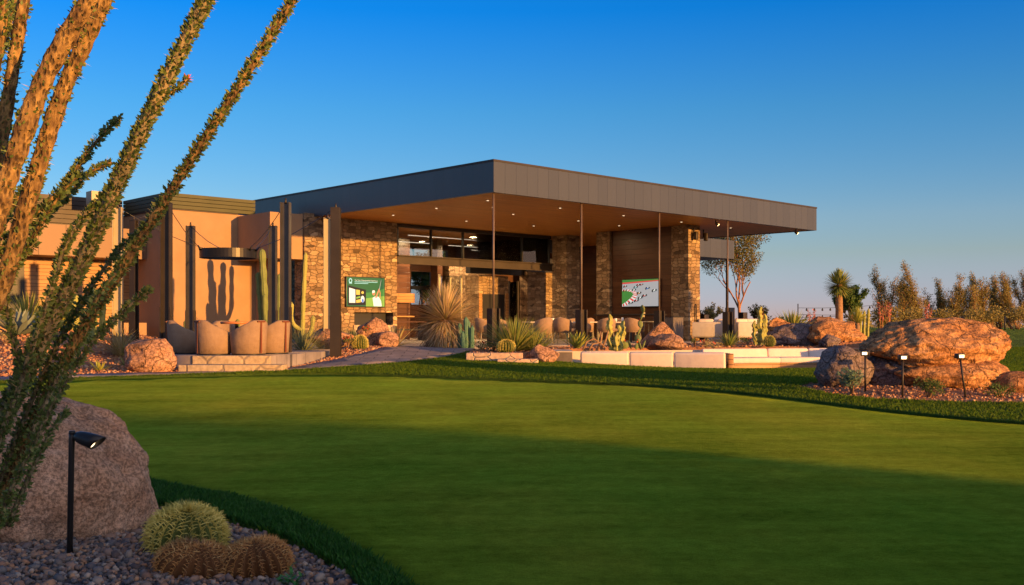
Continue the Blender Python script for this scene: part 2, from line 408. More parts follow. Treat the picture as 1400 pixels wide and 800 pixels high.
# ================================================================ GROUND
M['dirt'] = mat('dirt', (.20,.13,.08), (.28,.19,.12), .6, .95, bump=(8,.5,.05))
M['bed'] = mat('bed', (.27,.115,.055), (.40,.19,.10), 9, .95, bump=[(30,.8,.03)], c3=(.33,.15,.075))
M['gravel_base'] = mat('gravel_base', (.07,.055,.05), (.14,.11,.10), 40, .95, bump=(120,.6,.01))
M['green_turf'] = mat('green_turf', (.050,.165,.004), (.20,.22,.014), .42, 1.0, bump=[(14,.5,.05),(60,.9,.03),(220,1.0,.012)], c3=(.095,.17,.006), spec=.0, detail=12, stretch=(1,.6,1))
M['lawn_turf'] = mat('lawn_turf', (.045,.11,.010), (.09,.16,.018), 1.6, .9, bump=[(30,.9,.06),(120,1,.03)], c3=(.055,.125,.014), spec=.15, detail=9)
for k_, w_, t_ in (('green_turf', .52, (.50,.66,.08)), ('lawn_turf', .7, (.42,.62,.09))):
    b_ = M[k_].node_tree.nodes['Principled BSDF']; b_.inputs['Sheen Weight'].default_value = w_; b_.inputs['Sheen Roughness'].default_value = .55; b_.inputs['Sheen Tint'].default_value = (*t_, 1)
def sheen_grain(m, lo, hi, scales):
    n = m.node_tree.nodes; l = m.node_tree.links; b = n['Principled BSDF']; tc = n.new('ShaderNodeTexCoord'); prev = None
    for sc, st in scales:
        mp = n.new('ShaderNodeMapping'); mp.inputs['Scale'].default_value = st; l.new(tc.outputs['Object'], mp.inputs[0])
        t = n.new('ShaderNodeTexNoise'); t.inputs['Scale'].default_value = sc; t.inputs['Detail'].default_value = 5; t.inputs['Roughness'].default_value = .7; l.new(mp.outputs[0], t.inputs['Vector'])
        if prev is None: prev = t.outputs[0]
        else:
            a = n.new('ShaderNodeMath'); a.operation = 'ADD'; l.new(prev, a.inputs[0]); l.new(t.outputs[0], a.inputs[1]); prev = a.outputs[0]
    k = len(scales); mr = n.new('ShaderNodeMapRange'); mr.inputs[1].default_value = .40*k; mr.inputs[2].default_value = .60*k; mr.inputs[3].default_value = lo; mr.inputs[4].default_value = hi
    l.new(prev, mr.inputs[0]); l.new(mr.outputs[0], b.inputs['Sheen Weight'])
    mx = n.new('ShaderNodeMix'); mx.data_type = 'RGBA'; mx.blend_type = 'MULTIPLY'; mx.inputs[0].default_value = 1; src = b.inputs['Base Color'].links[0].from_socket
    m2 = n.new('ShaderNodeMapRange'); m2.inputs[1].default_value = .40*k; m2.inputs[2].default_value = .60*k; m2.inputs[3].default_value = .62; m2.inputs[4].default_value = 1.25; l.new(prev, m2.inputs[0])
    l.new(src, mx.inputs[6]); l.new(m2.outputs[0], mx.inputs[7]); l.new(mx.outputs[2], b.inputs['Base Color'])
sheen_grain(M['green_turf'], .22, .80, ((.45,(1,.8,1)), (1.6,(.35,1.6,1)), (9,(1,1,1)), (70,(1,1,1))))
sheen_grain(M['lawn_turf'], .4, 1.0, ((1.2,(1,1,1)), (40,(1,1,1))))
M['blade'] = mat('blade', (.05,.14,.015), rough=.55, island=[(.05,.12,.008),(.10,.18,.012),(.15,.22,.02),(.08,.15,.01)], trans=.5, spec=.1)
M['blade_green'] = mat('blade_green', (.055,.125,.012), (.18,.19,.030), .42, .8, c3=(.10,.165,.018), detail=12, stretch=(1,.6,1), trans=.5, spec=.05)
M['blade_dark'] = mat('blade_dark', (.03,.12,.015), rough=.5, island=[(.014,.07,.008),(.028,.12,.012),(.045,.15,.016),(.02,.09,.01)], trans=.25, spec=.3)

GREEN = [(.2,3.2),(-.42,4.7),(-.58,5.15),(-.98,5.95),(-1.42,6.75),(-1.98,7.5),(-2.55,8.0),(-3.1,8.5),(-3.9,8.9),(-5.2,9.2),(-6.6,10.4),(-8.2,13),(-9.6,16),(-9.9,17.6),
         (-8.6,18.45),(-7.4,19.05),(-6.1,19.4),(-4.6,20.1),(-3.0,20.2),(-1.4,19.4),(0,18.7),(1.3,17.9),(2.4,17.1),(3.4,15.7),(4.2,14.5),(5.1,13.2),(6.0,12.3),(7.6,10.9),(9,8),(8,4),(4,2.2)]
def smooth_loop(pl, it=2):
    for _ in range(it):
        q = []
        for i in range(len(pl)):
            a, b = Vector(pl[i]), Vector(pl[(i+1) % len(pl)])
            q += [tuple(a*.75+b*.25), tuple(a*.25+b*.75)]
        pl = q
    return pl
GREEN = smooth_loop(GREEN, 2)
NEARBED = [(-.35,3.6),(-.60,4.65),(-.80,5.15),(-1.12,5.7),(-1.52,6.25),(-2.08,6.92),(-2.75,7.5),(-3.3,7.95),(-4.1,8.3),(-5.4,8.55),(-9,8.8),(-9,3.0),(-.4,3.0)]
ISLAND = [(4.55,16.4),(4.7,15.3),(5.2,14.75),(6.3,14.45),(7.6,14.4),(9.2,14.9),(9.6,16.2),(8.4,17.6),(6.4,17.8),(5.0,17.3)]
PATHP = [(-14,17.6),(-11.5,17.8),(-8.9,18.75),(-6.6,19.8),(-4.7,21.2),(-2.6,24.0),(-1.6,25.6),(-1.15,26.6),(-.95,28.25),(-3.2,28.45),(-3.5,26.6),(-4.3,24.4),(-4.6,23.4),(-4.9,21.0),(-6.7,20.75),(-9.2,19.6),(-11.5,18.8),(-14,18.6)]
BEDL = [(-20,19),(-11.5,18.8),(-9.2,19.6),(-6.7,20.75),(-6.7,21.3),(-7.55,22),(-8.55,24.2),(-10.7,31),(-11.2,33.5),(-14,36),(-20,36)]
BEDM = [(-4.9,21.25),(-4.75,22.2),(-4.5,23.6),(-4.2,24.4),(-3.45,26.6),(-3.15,28.4),(-4.4,33),(-6.0,36.4),(-7.0,36),(-5.1,33.4),(-4.25,28),(-4.55,24)]
BEDR = [(-1.05,24.95),(-.2,24.95),(.3,24.9),(.75,25.0),(.95,28.4),(4.9,31.15),(11.05,31.45),(11.1,27.6),(12.3,29.5),(12.8,34),(13.6,41.0),(11.5,41.3),tuple(B(12.5,-.18)),tuple(B(.1,-.18)),(-1.0,28.15)]
def zbedR(x, y):
    t = ss((y-24.9)/.3)
    z = .60 + .04*noise.noise(Vector((x*.7, y*.7, 5)))
    if x > 9: z += .18*ss((x-9)/2)
    return Zraw(x, y)*(1-t)+z*t if x < .9 else z
# ground sheet to the horizon; a fine middle and a coarse surround
LWN = [(-.4,3.0),(4,2.0),(12,3),(26,6),(46,20),(60,62),(20,62),(15,50),(13.7,41.5),(12.9,34),(12.4,29.4),(11.15,27.5),(11.1,24.6),(5.7,24.75),(.8,25.15),(.65,24.75),(.28,24.55),(-1.0,24.6),
       (-1.1,26.5),(-1.55,25.5),(-2.55,23.9),(-4.65,21.1),(-6.55,19.7),(-8.85,18.65),(-11.5,17.7),(-14,17.5),(-14,9.5),(-9,8.8),(-5.4,8.55),(-4.1,8.3),(-3.3,7.95),(-2.75,7.5),(-2.08,6.92),(-1.52,6.25),(-1.12,5.7),(-.80,5.15),(-.60,4.65),(-.35,3.6)]
def zg(x, y):
    r = max(abs(x), abs(y-30))
    z = Z(x, y) if r < 70 else Z(x*70/r, 30+(y-30)*70/r)
    z -= .09
    for pl, h in ((PLAZA, FL-.2), (PATIO, FL-.2)):
        if inside((x, y), pl): z = min(z, h)
    return z*(1-ss((r-70)/120)) if r > 70 else z
def ground():
    mb = MB(); xs = sorted(set([-3000,-1200,-500,-200,-120]+list(np.arange(-70, 71, 2.0))+[120,200,500,1200,3000]))
    ys = [-3000,-1000,-300,-100,-40,-20,-10,-4]+list(np.arange(0, 70, 1.5))+[80,100,150,220,400,900,3000]
    vs = [(x, y, zg(x, y)) for y in ys for x in xs]; n = len(xs)
    fs = [(j*n+i, j*n+i+1, (j+1)*n+i+1, (j+1)*n+i) for j in range(len(ys)-1) for i in range(n-1)]
    mb.add(vs, fs, 0, True); return mb.build('ground', 'dirt', kind='structure')
# cut the pit out of the coarse ground by lowering it well below
_zg = zg
def zg(x, y):
    z = _zg(x, y)
    if pdist((x, y), PIT) < 1.6 or inside((x, y), PIT): z = min(z, -.4)
    return z
ground()
sheet('putting_green', GREEN, .45, 'green_turf', dz=0)
sheet('lawn', LWN, .55, 'lawn_turf', dz=.035, holes=[GREEN, ISLAND])
sheet('gravel_bed', NEARBED, .3, 'gravel_base', dz=.01)
sheet('island_bed', ISLAND, .3, 'bed', dz=.01)
sheet('path', smooth_loop(PATHP, 1), .5, 'paving', dz=.03)
sheet('planting_bed', BEDL, .5, 'bed', dz=.02)
sheet('planting_bed', BEDM, .4, 'bed', dz=.02)
sheet('planting_bed', BEDR, .4, 'bed', dz=.0, zf=zbedR, skirt=.7)
sheet('seating_pit_floor', PIT, .6, 'floor', zf=lambda x, y: -.10, skirt=0)
sheet('plaza_floor', PLAZA, 1.5, 'floor', zf=lambda x, y: FL, skirt=.45)
sheet('patio_floor', PATIO, 2.0, 'floor', zf=lambda x, y: FL, skirt=.35)

def blades(name, poly, holes, n, h, wd, matn, ymax=99, dz=0, lean=.5):
    xs = [p[0] for p in poly]; ys = [p[1] for p in poly]
    P = []; x0, x1, y0, y1 = max(min(xs),-16), min(max(xs),16), min(ys), min(max(ys), ymax)
    # vectorised inside test
    def ins(X, Y, pl):
        c = np.zeros(len(X), bool); j = len(pl)-1
        for i in range(len(pl)):
            xi, yi = pl[i]; xj, yj = pl[j]
            if yi != yj: c ^= ((yi > Y) != (yj > Y)) & (X < (xj-xi)*(Y-yi)/(yj-yi)+xi)
            j = i
        return c
    X = np.empty(0); Y = np.empty(0)
    while len(X) < n:
        a = rng.uniform(x0, x1, n*2); b = rng.uniform(y0, y1, n*2)
        k = ins(a, b, poly) & (np.abs(a) < .52*b+.6)
        for hl in holes: k &= ~ins(a, b, hl)
        X = np.concatenate([X, a[k]]); Y = np.concatenate([Y, b[k]])
    X = X[:n]; Y = Y[:n]
    cache = {}
    Zs = np.array([cache.setdefault((round(x*8), round(y*8)), Z(round(x*8)/8, round(y*8)/8)) for x, y in zip(X, Y)])+dz
    az = rng.uniform(0, 2*np.pi, n); hh = h*rng.uniform(.6, 1.25, n); lw = wd*rng.uniform(.7, 1.3, n)
    la = rng.uniform(0, 2*np.pi, n); ll = lean*hh*rng.uniform(.1, 1, n)
    V = np.zeros((n, 4, 3)); cx, sx = np.cos(az)*lw/2, np.sin(az)*lw/2
    V[:,0] = np.stack([X-cx, Y-sx, Zs-.01], 1); V[:,1] = np.stack([X+cx, Y+sx, Zs-.01], 1)
    mx, my = np.cos(la)*ll, np.sin(la)*ll
    V[:,2] = np.stack([X+cx*.8+mx*.35, Y+sx*.8+my*.35, Zs+hh*.6], 1); V[:,3] = np.stack([X+mx, Y+my, Zs+hh], 1)
    F = np.arange(n*4).reshape(n, 4)
    return fast_mesh(name, V.reshape(-1,3), F, matn, kind='stuff')
# thick fringe between the gravel and the green
gi = [p for p in GREEN]
FR = [(-.35,3.6),(-.60,4.65),(-.80,5.15),(-1.12,5.7),(-1.52,6.25),(-2.08,6.92),(-2.75,7.5),(-3.3,7.95),(-4.1,8.3),(-5.4,8.55),(-6,9.9),(-5.2,9.2),(-3.9,8.87),(-3.1,8.47),(-2.55,7.98),(-1.98,7.48),(-1.42,6.74),(-.98,5.94),(-.58,5.16),(-.40,4.7),(.2,3.2)]
b0 = blades('grass', FR, [], 52000, .048, .006, 'blade_dark', dz=.03, lean=.7)
tag(b0, 'thick dark green fringe grass curving between the gravel and the putting green', 'grass')
b1 = blades('grass', LWN, [GREEN, ISLAND], 150000, .034, .012, 'blade', ymax=29, dz=.03, lean=.9)
tag(b1, 'short sunlit lawn grass between the putting green and the clubhouse', 'grass')

# loose stones of the beds
def stones(name, poly, n, smin, smax, matn, zf, cond=None, flat=.7):
    bm = bmesh.new(); bmesh.ops.create_icosphere(bm, subdivisions=1, radius=1)
    base = np.array([v.co[:] for v in bm.verts]); F = np.array([[v.index for v in f.verts] for f in bm.faces]); bm.free()
    # keep the 12-vertex icosahedron only
    xs = [p[0] for p in poly]; ys = [p[1] for p in poly]; P = []
    while len(P) < n:
        x = random.uniform(min(xs), max(xs)); y = random.uniform(min(ys), max(ys))
        if abs(x) < .52*y+.4 and inside((x, y), poly) and (cond is None or cond(x, y)): P.append((x, y, zf(x, y)))
    P = np.array(P); nv = len(base)
    var = [base*(1+rng.uniform(-.28, .28, (nv, 1))) for _ in range(10)]
    V = np.zeros((n, nv, 3)); s = rng.uniform(smin, smax, n)*(1+(rng.uniform(0,1,n)>.93)*.8)
    for i in range(n):
        q = rng.normal(size=4); q /= np.linalg.norm(q); w_, x_, y_, z_ = q
        Rm = np.array([[1-2*(y_*y_+z_*z_), 2*(x_*y_-z_*w_), 2*(x_*z_+y_*w_)],[2*(x_*y_+z_*w_), 1-2*(x_*x_+z_*z_), 2*(y_*z_-x_*w_)],[2*(x_*z_-y_*w_), 2*(y_*z_+x_*w_), 1-2*(x_*x_+y_*y_)]])
        v = (var[i % 10]*np.array([1, rng.uniform(.55,.95), rng.uniform(.4,.75)])) @ Rm.T * s[i]
        v[:,2] *= .85
        V[i] = v + P[i] + np.array([0, 0, s[i]*rng.uniform(-.1,.45)])
    FF = (F[None]+np.arange(n)[:,None,None]*nv).reshape(-1,3)
    return fast_mesh(name, V.reshape(-1,3), FF, matn, kind='stuff')
M['gravel'] = mat('gravel', (.1,.1,.1), rough=.75, island=[(.06,.058,.06),(.30,.18,.12),(.12,.108,.105),(.52,.27,.13),(.20,.15,.12),(.13,.12,.12),(.45,.34,.25),(.05,.048,.05),(.38,.19,.10),(.09,.085,.09)], bump=(150,.3,.003))
M['mulch'] = mat('mulch', (.3,.13,.06), rough=.9, island=[(.22,.09,.05),(.42,.20,.10),(.30,.13,.07),(.55,.36,.22),(.26,.11,.06),(.38,.17,.09)])
gr = stones('gravel', NEARBED, 15000, .008, .025, 'gravel', lambda x, y: Z(x,y)+.012, cond=lambda x, y: y < 8.2)
tag(gr, 'loose blue grey and rust gravel around the near boulder and barrel cacti', 'gravel')
gr = stones('gravel', BEDL, 9000, .018, .045, 'mulch', lambda x, y: Z(x,y)+.02)
tag(gr, 'orange crushed rock covering the rising bed on the left', 'gravel')
gr = stones('gravel', BEDM, 5000, .015, .04, 'mulch', lambda x, y: Z(x,y)+.02)
tag(gr, 'red brown crushed rock between the steps and the stone wall', 'gravel')
gr = stones('gravel', BEDR, 7000, .015, .04, 'mulch', zbedR)
tag(gr, 'orange crushed rock between the seating pit and the roofed patio', 'gravel')
gr = stones('gravel', ISLAND, 2500, .01, .03, 'mulch', lambda x, y: Z(x,y)+.01)
tag(gr, 'small stones around the boulders on the lawn at right', 'gravel')

# ================================================================ CLUBHOUSE
SOF = 4.56; ROOF = 5.49                            # heights above patio floor
RZ = math.atan2(BU.y, BU.x)
club = thing('clubhouse', 'long low modern clubhouse of stone and stucco under a wide flat dark metal roof', 'building', (BC.x, BC.y, FL), RZ)
def cb(name, mats, *boxes, parent=None):
    mb = MB()
    for b in boxes: mb.box(*b)
    return mb.build(name, mats, parent or club)
roof = cb('roof', ['fascia'], (0,18.2,0,.12,SOF-.02,ROOF), (0,.12,.12,20,SOF-.02,ROOF), (18.08,18.2,.12,20,SOF-.02,ROOF), (.12,18.08,19.88,20,SOF-.02,ROOF), (.12,18.08,.12,19.88,SOF+.05,ROOF-.12))
sof = cb('soffit', ['soffit'], (.12,18.08,.12,19.88,SOF,SOF+.045), parent=roof)
cb('drip_edge', ['bronze'], (-.02,18.22,-.02,0,ROOF-.04,ROOF+.02), (-.02,0,0,20,ROOF-.04,ROOF+.02), parent=roof)
cb('roof_vent', ['bronze'], (9.0,9.9,1.6,2.3,ROOF,ROOF+.30))
cb('roof_vent', ['steel_pale'], (-6.2,-5.7,14.2,14.7,4.9,5.36))
M['downlight'] = mat('downlight', (1,.8,.5), emit=((1,.75,.45), .7))
for (a, b) in [(1.4,1.8),(1.6,4.6),(1.9,7.4),(4.6,1.7),(4.8,4.2),(5.2,7.2),(8.0,1.8),(8.2,4.2),(8.4,6.8),(11.4,1.8),(10.8,4.4),(14.8,1.9),(15.2,4.6),(2.8,3.1)]:
    mb = MB(); mb.lathe([(.04,SOF-.006),(.04,SOF+.002)], 12, c=(a,b,0)); dl = mb.build('downlight', 'downlight', club)
# ---- stone and stucco walls
WB = 9.6
mb = MB()   # stone wall with fireplace niche: frame pieces around the opening a 1.75..3.55, z .35...95
mb.box(-.41,1.75,WB,WB+.64,-.05,4.65); mb.box(3.55,3.74,WB,WB+.64,-.05,4.555)
mb.box(1.75,3.55,WB,WB+.64,1.10,4.555); mb.box(1.75,3.55,WB,WB+.64,-.05,.28); mb.box(1.75,3.55,WB+.5,WB+.64,.28,1.10)
mb.build('stone_wall', 'stone', club)
cb('stone_wall_cap', ['stone_cap'], (1.70,3.58,WB-.06,WB-.003,.22,.62))
fire = cb('fireplace', ['black'], (1.78,3.52,WB+.42,WB+.497,.3,1.07))
cb('wall_return', ['stone'], (3.1,3.74,WB+.64,17,-.05,4.555))
mb = MB(); mb.box(-4.46,-1.0,12,12.3,-.05,4.66); mb.box(-4.46,-4.16,12.3,15.9,-.05,4.66); mb.build('stucco_wall', 'stucco', club)
cb('stucco_wall', ['stucco'], (-1.74,-.413,9.7,12,2.98,4.60))
cb('wall_return', ['stucco'], (-1.0,-.42,10.6,12.3,-.05,2.98))
cb('wall_cap', ['bronze'], (-4.5,-1.74,11.97,12.34,4.66,4.70), (-4.5,-4.12,12.34,15.6,4.66,4.70))
def louver(name, a0, a1, b0, b1, z0, z1, n, along):
    mb = MB(); h = (z1-z0)/n
    for i in range(n):
        mb.box(a0, a1, b0, b1, z0+i*h, z0+(i+1)*h-.018)
    return mb.build(name, 'louver', club)
lv = louver('louver_screen', -4.48, -1.0, 12.02, 12.08, 4.72, 5.27, 4, 'a')
for a in (-4.40,-3.05,-1.7): cb('louver_post', ['bronze'], (a, a+.05, 12.09, 12.14, 4.70, 5.24), parent=lv)
lv = louver('louver_screen', -4.48, -4.42, 12.09, 15.6, 4.72, 5.27, 4, 'b')
lv = louver('louver_screen', -17, -4.50, 15.62, 15.68, 4.12, 5.29, 7, 'a'); lv.data.materials[0] = M['bronze']
for i in range(9): cb('louver_post', ['bronze'], (-16.5+i*1.4, -16.45+i*1.4, 15.69, 15.75, 4.05, 5.25), parent=lv)
# left wing
cb('louver_backing', ['bronze'], (-17,-4.5,15.78,15.82,4.05,5.26), (-4.38,-1.02,12.16,12.2,4.71,5.25), (-4.38,-4.34,12.2,15.6,4.71,5.25))
cb('fascia_box', ['brownbox'], (-17,-4.463,13.6,15.6,2.98,4.04))
cb('timber_wall', ['siding'], (-17,-4.463,15.0,15.3,-.05,2.977))
cb('window_strip', ['black'], (-9.4,-8.2,14.96,14.998,.6,2.7))
cb('planter_wall', ['stucco'], (-5.9,-5.0,12.4,13.2,-.05,.70))
# ---- glazed front: beam, transom window, mullions
beam = cb('steel_beam', ['bronze'], (3.74,12.3,WB-.02,WB+.30,3.02,3.32), (3.74,12.3,WB-.12,WB-.02,3.29,3.33), (3.74,12.3,WB-.12,WB-.02,2.99,3.03))
tw = cb('transom_window', ['glass'], (3.76,12.3,WB+.10,WB+.115,3.34,4.55))
for i in range(6): a = 3.80+i*1.68; cb('mullion', ['black'], (a, a+.05, WB+.05, WB+.17, 3.34, 4.55), parent=tw)
cb('header', ['bronze'], (3.74,12.3,WB+.02,WB+.2,4.42,4.555), parent=tw)
# ---- columns, feature walls
cb('stone_column', ['stone'], (12.36,13.12,2.19,3.02,-.05,4.556))
cb('stone_column', ['stone'], (12.30,13.1,6.22,6.95,-.05,4.556))
cb('stone_column', ['stone'], (12.35,13.2,8.75,9.62,-.05,4.556))
cb('feature_wall', ['walnut'], (12.45,13.9,3.05,6.2,-.05,4.555))
cb('stone_wall', ['stone'], (12.16,14.3,11.0,11.5,-.05,3.03))
cb('header', ['black'], (12.16,14.3,11.05,11.4,3.03,3.68), (12.16,14.3,11.05,11.4,3.97,4.555))
# ---- interior
cb('back_wall', ['walnut'], (3.74,10.2,17,17.2,-.05,3.95), (11.5,18,17,17.2,-.05,3.95), (10.2,11.5,17,17.2,-.05,1.6), (10.2,11.5,17,17.2,3.2,3.95), (3.74,9.2,17,17.2,3.95,4.555), (12.5,18,17,17.2,3.95,4.555), (9.2,12.5,17,17.2,4.32,4.555))
cb('window', ['glass'], (10.2,11.5,17.08,17.1,1.6,3.2))
cb('window_bar', ['black'], (10.18,11.52,16.95,16.998,2.33,2.5), (10.80,10.86,16.95,16.998,1.6,2.33))
cb('side_wall', ['walnut'], (17.8,18,9.6,17,-.05,4.555))
cb('partition', ['walnut'], (9.7,10.0,14.4,14.9,-.05,4.555))
pier = cb('stone_pier', ['stone'], (10.1,11.9,12.0,12.9,-.05,2.84))
cb('firebox_glass', ['black'], (10.35,11.65,11.985,11.997,.9,2.0), parent=pier)
for a in (10.1, 11.75): cb('trim', ['siding'], (a,a+.15,11.96,11.997,-.04,2.05), parent=pier)
cb('stone_wall', ['stone'], (10.9,13.4,15.0,15.4,-.05,3.6))
cb('steel_beam', ['black'], (8.9,12.2,11.2,11.5,2.86,3.22))
dr = cb('glass_door', ['glass'], (8.7,9.9,13.0,13.015,0,2.8))
cb('door_frame', ['steel_pale'], (8.62,8.70,12.97,13.04,0,2.86), (9.9,9.97,12.97,13.04,0,2.86), (9.26,9.32,12.97,13.04,0,2.8), parent=dr)
dr = cb('glass_door', ['glass'], (12.0,15.0,14.0,14.015,0,2.7))
cb('door_frame', ['bronze'], *[(12.0+i*.6,12.07+i*.6,13.95,14.05,0,2.75) for i in range(6)], parent=dr)
sh = cb('shelf_unit', ['walnut'], (4.4,6.7,12.6,13.0,-.02,4.3))
cb('shelf', ['siding'], (4.45,6.65,12.2,12.597,1.55,1.95), (4.45,6.65,12.2,12.597,.95,1.0), parent=sh)
M['tube_light'] = mat('tube_light', (1,.9,.8), emit=((1,.80,.60), .5))
for (a0, a1, b, z) in ((4.2,6.6,11.0,3.98),(6.0,11.5,11.8,4.35),(7.2,10.4,10.6,3.92),(10.4,12.6,12.8,4.0)):
    t = cb('linear_light', ['tube_light'], (a0,a1,b,b+.03,z,z+.025)); 
M['column_paint'] = mat('column_paint', (.12,.085,.07), (.15,.11,.09), 3, .45, .1)
# ---- slender front columns with steel bases
for i, a in enumerate((.16,4.0,8.0,12.1)):
    mb = MB(); mb.tube([(a,.18,1.0),(a,.18,SOF)], .030, 10)
    c = mb.build('slender_column', 'column_paint', club)
    mb = MB(); mb.box(a-.16,a-.12,.06,.30,0,1.12); mb.box(a+.12,a+.16,.06,.30,0,1.12); mb.box(a-.12,a+.12,.16,.20,0,1.12); mb.box(a-.2,a+.2,.0,.36,-.005,.02)
    mb.build('column_base', 'bronze', c)
# spot fittings under the roof edge, speakers and lantern on the pillar
M['glow'] = mat('glow', (1,.7,.3), emit=((1,.62,.25), 6))
for (a, b) in ((11.8,.5),(17.3,.45)):
    mb = MB(); mb.tube([(a,b,SOF),(a,b,SOF-.09)], .02, 8); mb.tube([(a,b,SOF-.09),(a+.07,b-.06,SOF-.17)], [.06,.07], 12)
    s = mb.build('spotlight', 'black', club)
    mb = MB(); mb.tube([(a+.07,b-.06,SOF-.171),(a+.074,b-.063,SOF-.176)], .055, 12); mb.build('lens', 'glow', s)
# second roof beyond
mb = MB(); mb.box(18.4,23.4,7.6,14,3.93,4.85); c2 = mb.build('lower_roof', 'fascia', club)
cb('slender_column', ['bronze'], (23.1,23.2,7.8,7.9,0,3.93))
M['step_stone'] = stone_mat('step_stone', [(.34,.26,.17),(.42,.33,.22),(.37,.28,.18)], (.26,.20,.14), bw=.62, bh=.5, distort=.004, bump=.5)
# steps up to the plaza
st = thing('stone_steps', 'two broad sunlit sandstone steps climbing from the path to the plaza', 'steps', (-5.8,20.8,Z(-5.8,20.8)))
def wbox(x0,x1,y0,y1,z0,z1,o): return (x0-o.x,x1-o.x,y0-o.y,y1-o.y,z0-o.z,z1-o.z)
o = st.location
mb = MB(); mb.rbox(*wbox(-6.72,-4.62,20.80,21.30,.18,.475,o), r=.015); mb.build('step', 'step_stone', st)
mb = MB(); mb.rbox(*wbox(-6.58,-4.98,21.26,21.75,.3,FL+.006,o), r=.015); mb.build('step', 'step_stone', st)
# low wall by the path
lw = thing('retaining_wall', 'low stepped wall of squared sunlit stone between the lawn and the large green yucca', 'wall', (-.4,24.7,.3))
o = lw.location
mb = MB(); mb.rbox(*wbox(-1.1,.26,24.66,25.0,.1,.61,o), r=.02); mb.build('upper_course', 'stone_cap', lw)
mb = MB(); mb.rbox(*wbox(-.35,.62,24.30,24.64,.1,.475,o), r=.02); mb.build('lower_course', 'stone_cap', lw)
# ================================================================ STEEL POSTS, RING LAMP
def hpost(x, y, z0, top, rz, matn, label, wd=.22, kink=0):
    t = thing('steel_post', label, 'post', (x, y, z0), rz+math.pi/2, 'steel posts around the plaza')
    H = top-z0; h = wd/2
    mb = MB(); mb.box(-h,h,-h,-h+.022,0,H); mb.box(-h,h,h-.022,h,0,H); mb.box(-.011,.011,-h+.022,h-.022,0,H)
    mb.build('beam', matn, t)
    mb = MB(); mb.box(-h-.012,h+.012,-h-.012,-h-.001,-.02,1.05); mb.build('base_sleeve', 'bronze', t)
    mb = MB(); mb.box(-h-.012,h+.012,h+.001,h+.012,-.02,1.05); mb.build('base_sleeve', 'bronze', t)
    mb = MB(); mb.tube([(0,0,H-.03),(0,0,H+.10)], [.035,.02], 8); mb.build('cable_lug', 'bronze', t)
    for s in (-1,1):
        mb = MB(); mb.tube([(s*.06,-h-.035,.85),(s*.06,-h-.01,.85)], .014, 6); mb.build('bolt', 'steel', t)
    return t
PT = 4.12
posts = {
 'c': (at(227.5,443,24),'front left steel post of the plaza beside the leftmost club chair','bronze',0),
 'd': (at(260.5,443,29.7),'rear left steel post standing before the lit stucco wall','steel',0),
 'f': (at(390.5,443,24),'tall dark steel post at the right end of the club chairs','steel',0),
 'e': (at(373,443,29.7),'rear steel post among the tall cacti right of the ring lamp','steel',0),
 'g': (at(448,443,27.5),'pale sunlit tan steel post in front of the stone wall','steel_pale',.2),  # same steel as the others; pale colour paints in the sun on it
 'h': (at(459,443,25.05),'dark brown steel post left of the golf television','bronze',1.57),
 'a': (at(161,443,25),'pale sunlit steel post behind the foreground ocotillo stems','steel_pale',.2),  # pale colour again stands in for sunlight on the steel
 'b': (at(183,443,28.0),'thin dark steel post in front of the shaded purple wall','bronze',1.3)}
PO = {}
for k, (p, lb, mt, rz) in posts.items():
    z0 = Z(p.x, p.y) if k in 'ab' or not inside(p, PLAZA) else FL
    PO[k] = Vector((p.x, p.y, PT)); hpost(p.x, p.y, z0-.02 if k in 'ghab' else z0, PT, rz, mt, lb, .17 if k == 'b' else .22)
rc = at(312.5,443,27.0); rz_ = 3.13
ring = thing('ring_lamp', 'large dark metal ring lamp hung on cables between the plaza posts', 'lamp', (rc.x, rc.y, rz_))
mb = MB(); n = 48; prof = [(.735,-.115),(.735,.115),(.70,.115),(.70,-.115)]
vs = [(r*math.cos(2*math.pi*j/n), r*math.sin(2*math.pi*j/n), z) for (r,z) in prof for j in range(n)]
fs = [(i*n+j, i*n+(j+1)%n, ((i+1)%4)*n+(j+1)%n, ((i+1)%4)*n+j) for i in range(4) for j in range(n)]
mb.add(vs, fs, 0, False); M['ring'] = mat('ring', (.03,.028,.028), rough=.38, metal=.7)
mb.build('ring', 'ring', ring)
for k, an in (('a',2.6),('d',1.9),('c',3.7),('e',.9),('f',-.5),('h',-.1)):
    q = Vector((.74*math.cos(an), .74*math.sin(an), .13)); e = PO[k]-Vector(ring.location)-Vector((0,0,.0 if k != 'h' else .0))
    mb = MB(); m1 = (q+e)/2-Vector((0,0,.10)); mb.tube([q, (q+m1)/2-Vector((0,0,.02)), m1, (m1+e)/2-Vector((0,0,.02)), e], .009, 5); mb.build('cable', 'steel', ring)
    mb = MB(); mb.tube([q-Vector((0,0,.05)), q+(e-q).normalized()*.16], [.03,.015], 6); mb.build('shackle', 'steel', ring)
# long cables between outer posts
for (k, l, lb) in (('c','b','thin steel cable strung from the front left post to the thin post'),('g','h','short steel cable joining the tan post and the brown post')):
    a, b_ = PO[k], PO[l]; cbl = MB(); 
    cbl.tube([(0,0,0), (b_-a)/2-Vector((0,0,.08)), b_-a], .009, 5)
    tag(cbl.build('cable', 'steel', None, a), lb, 'cable')

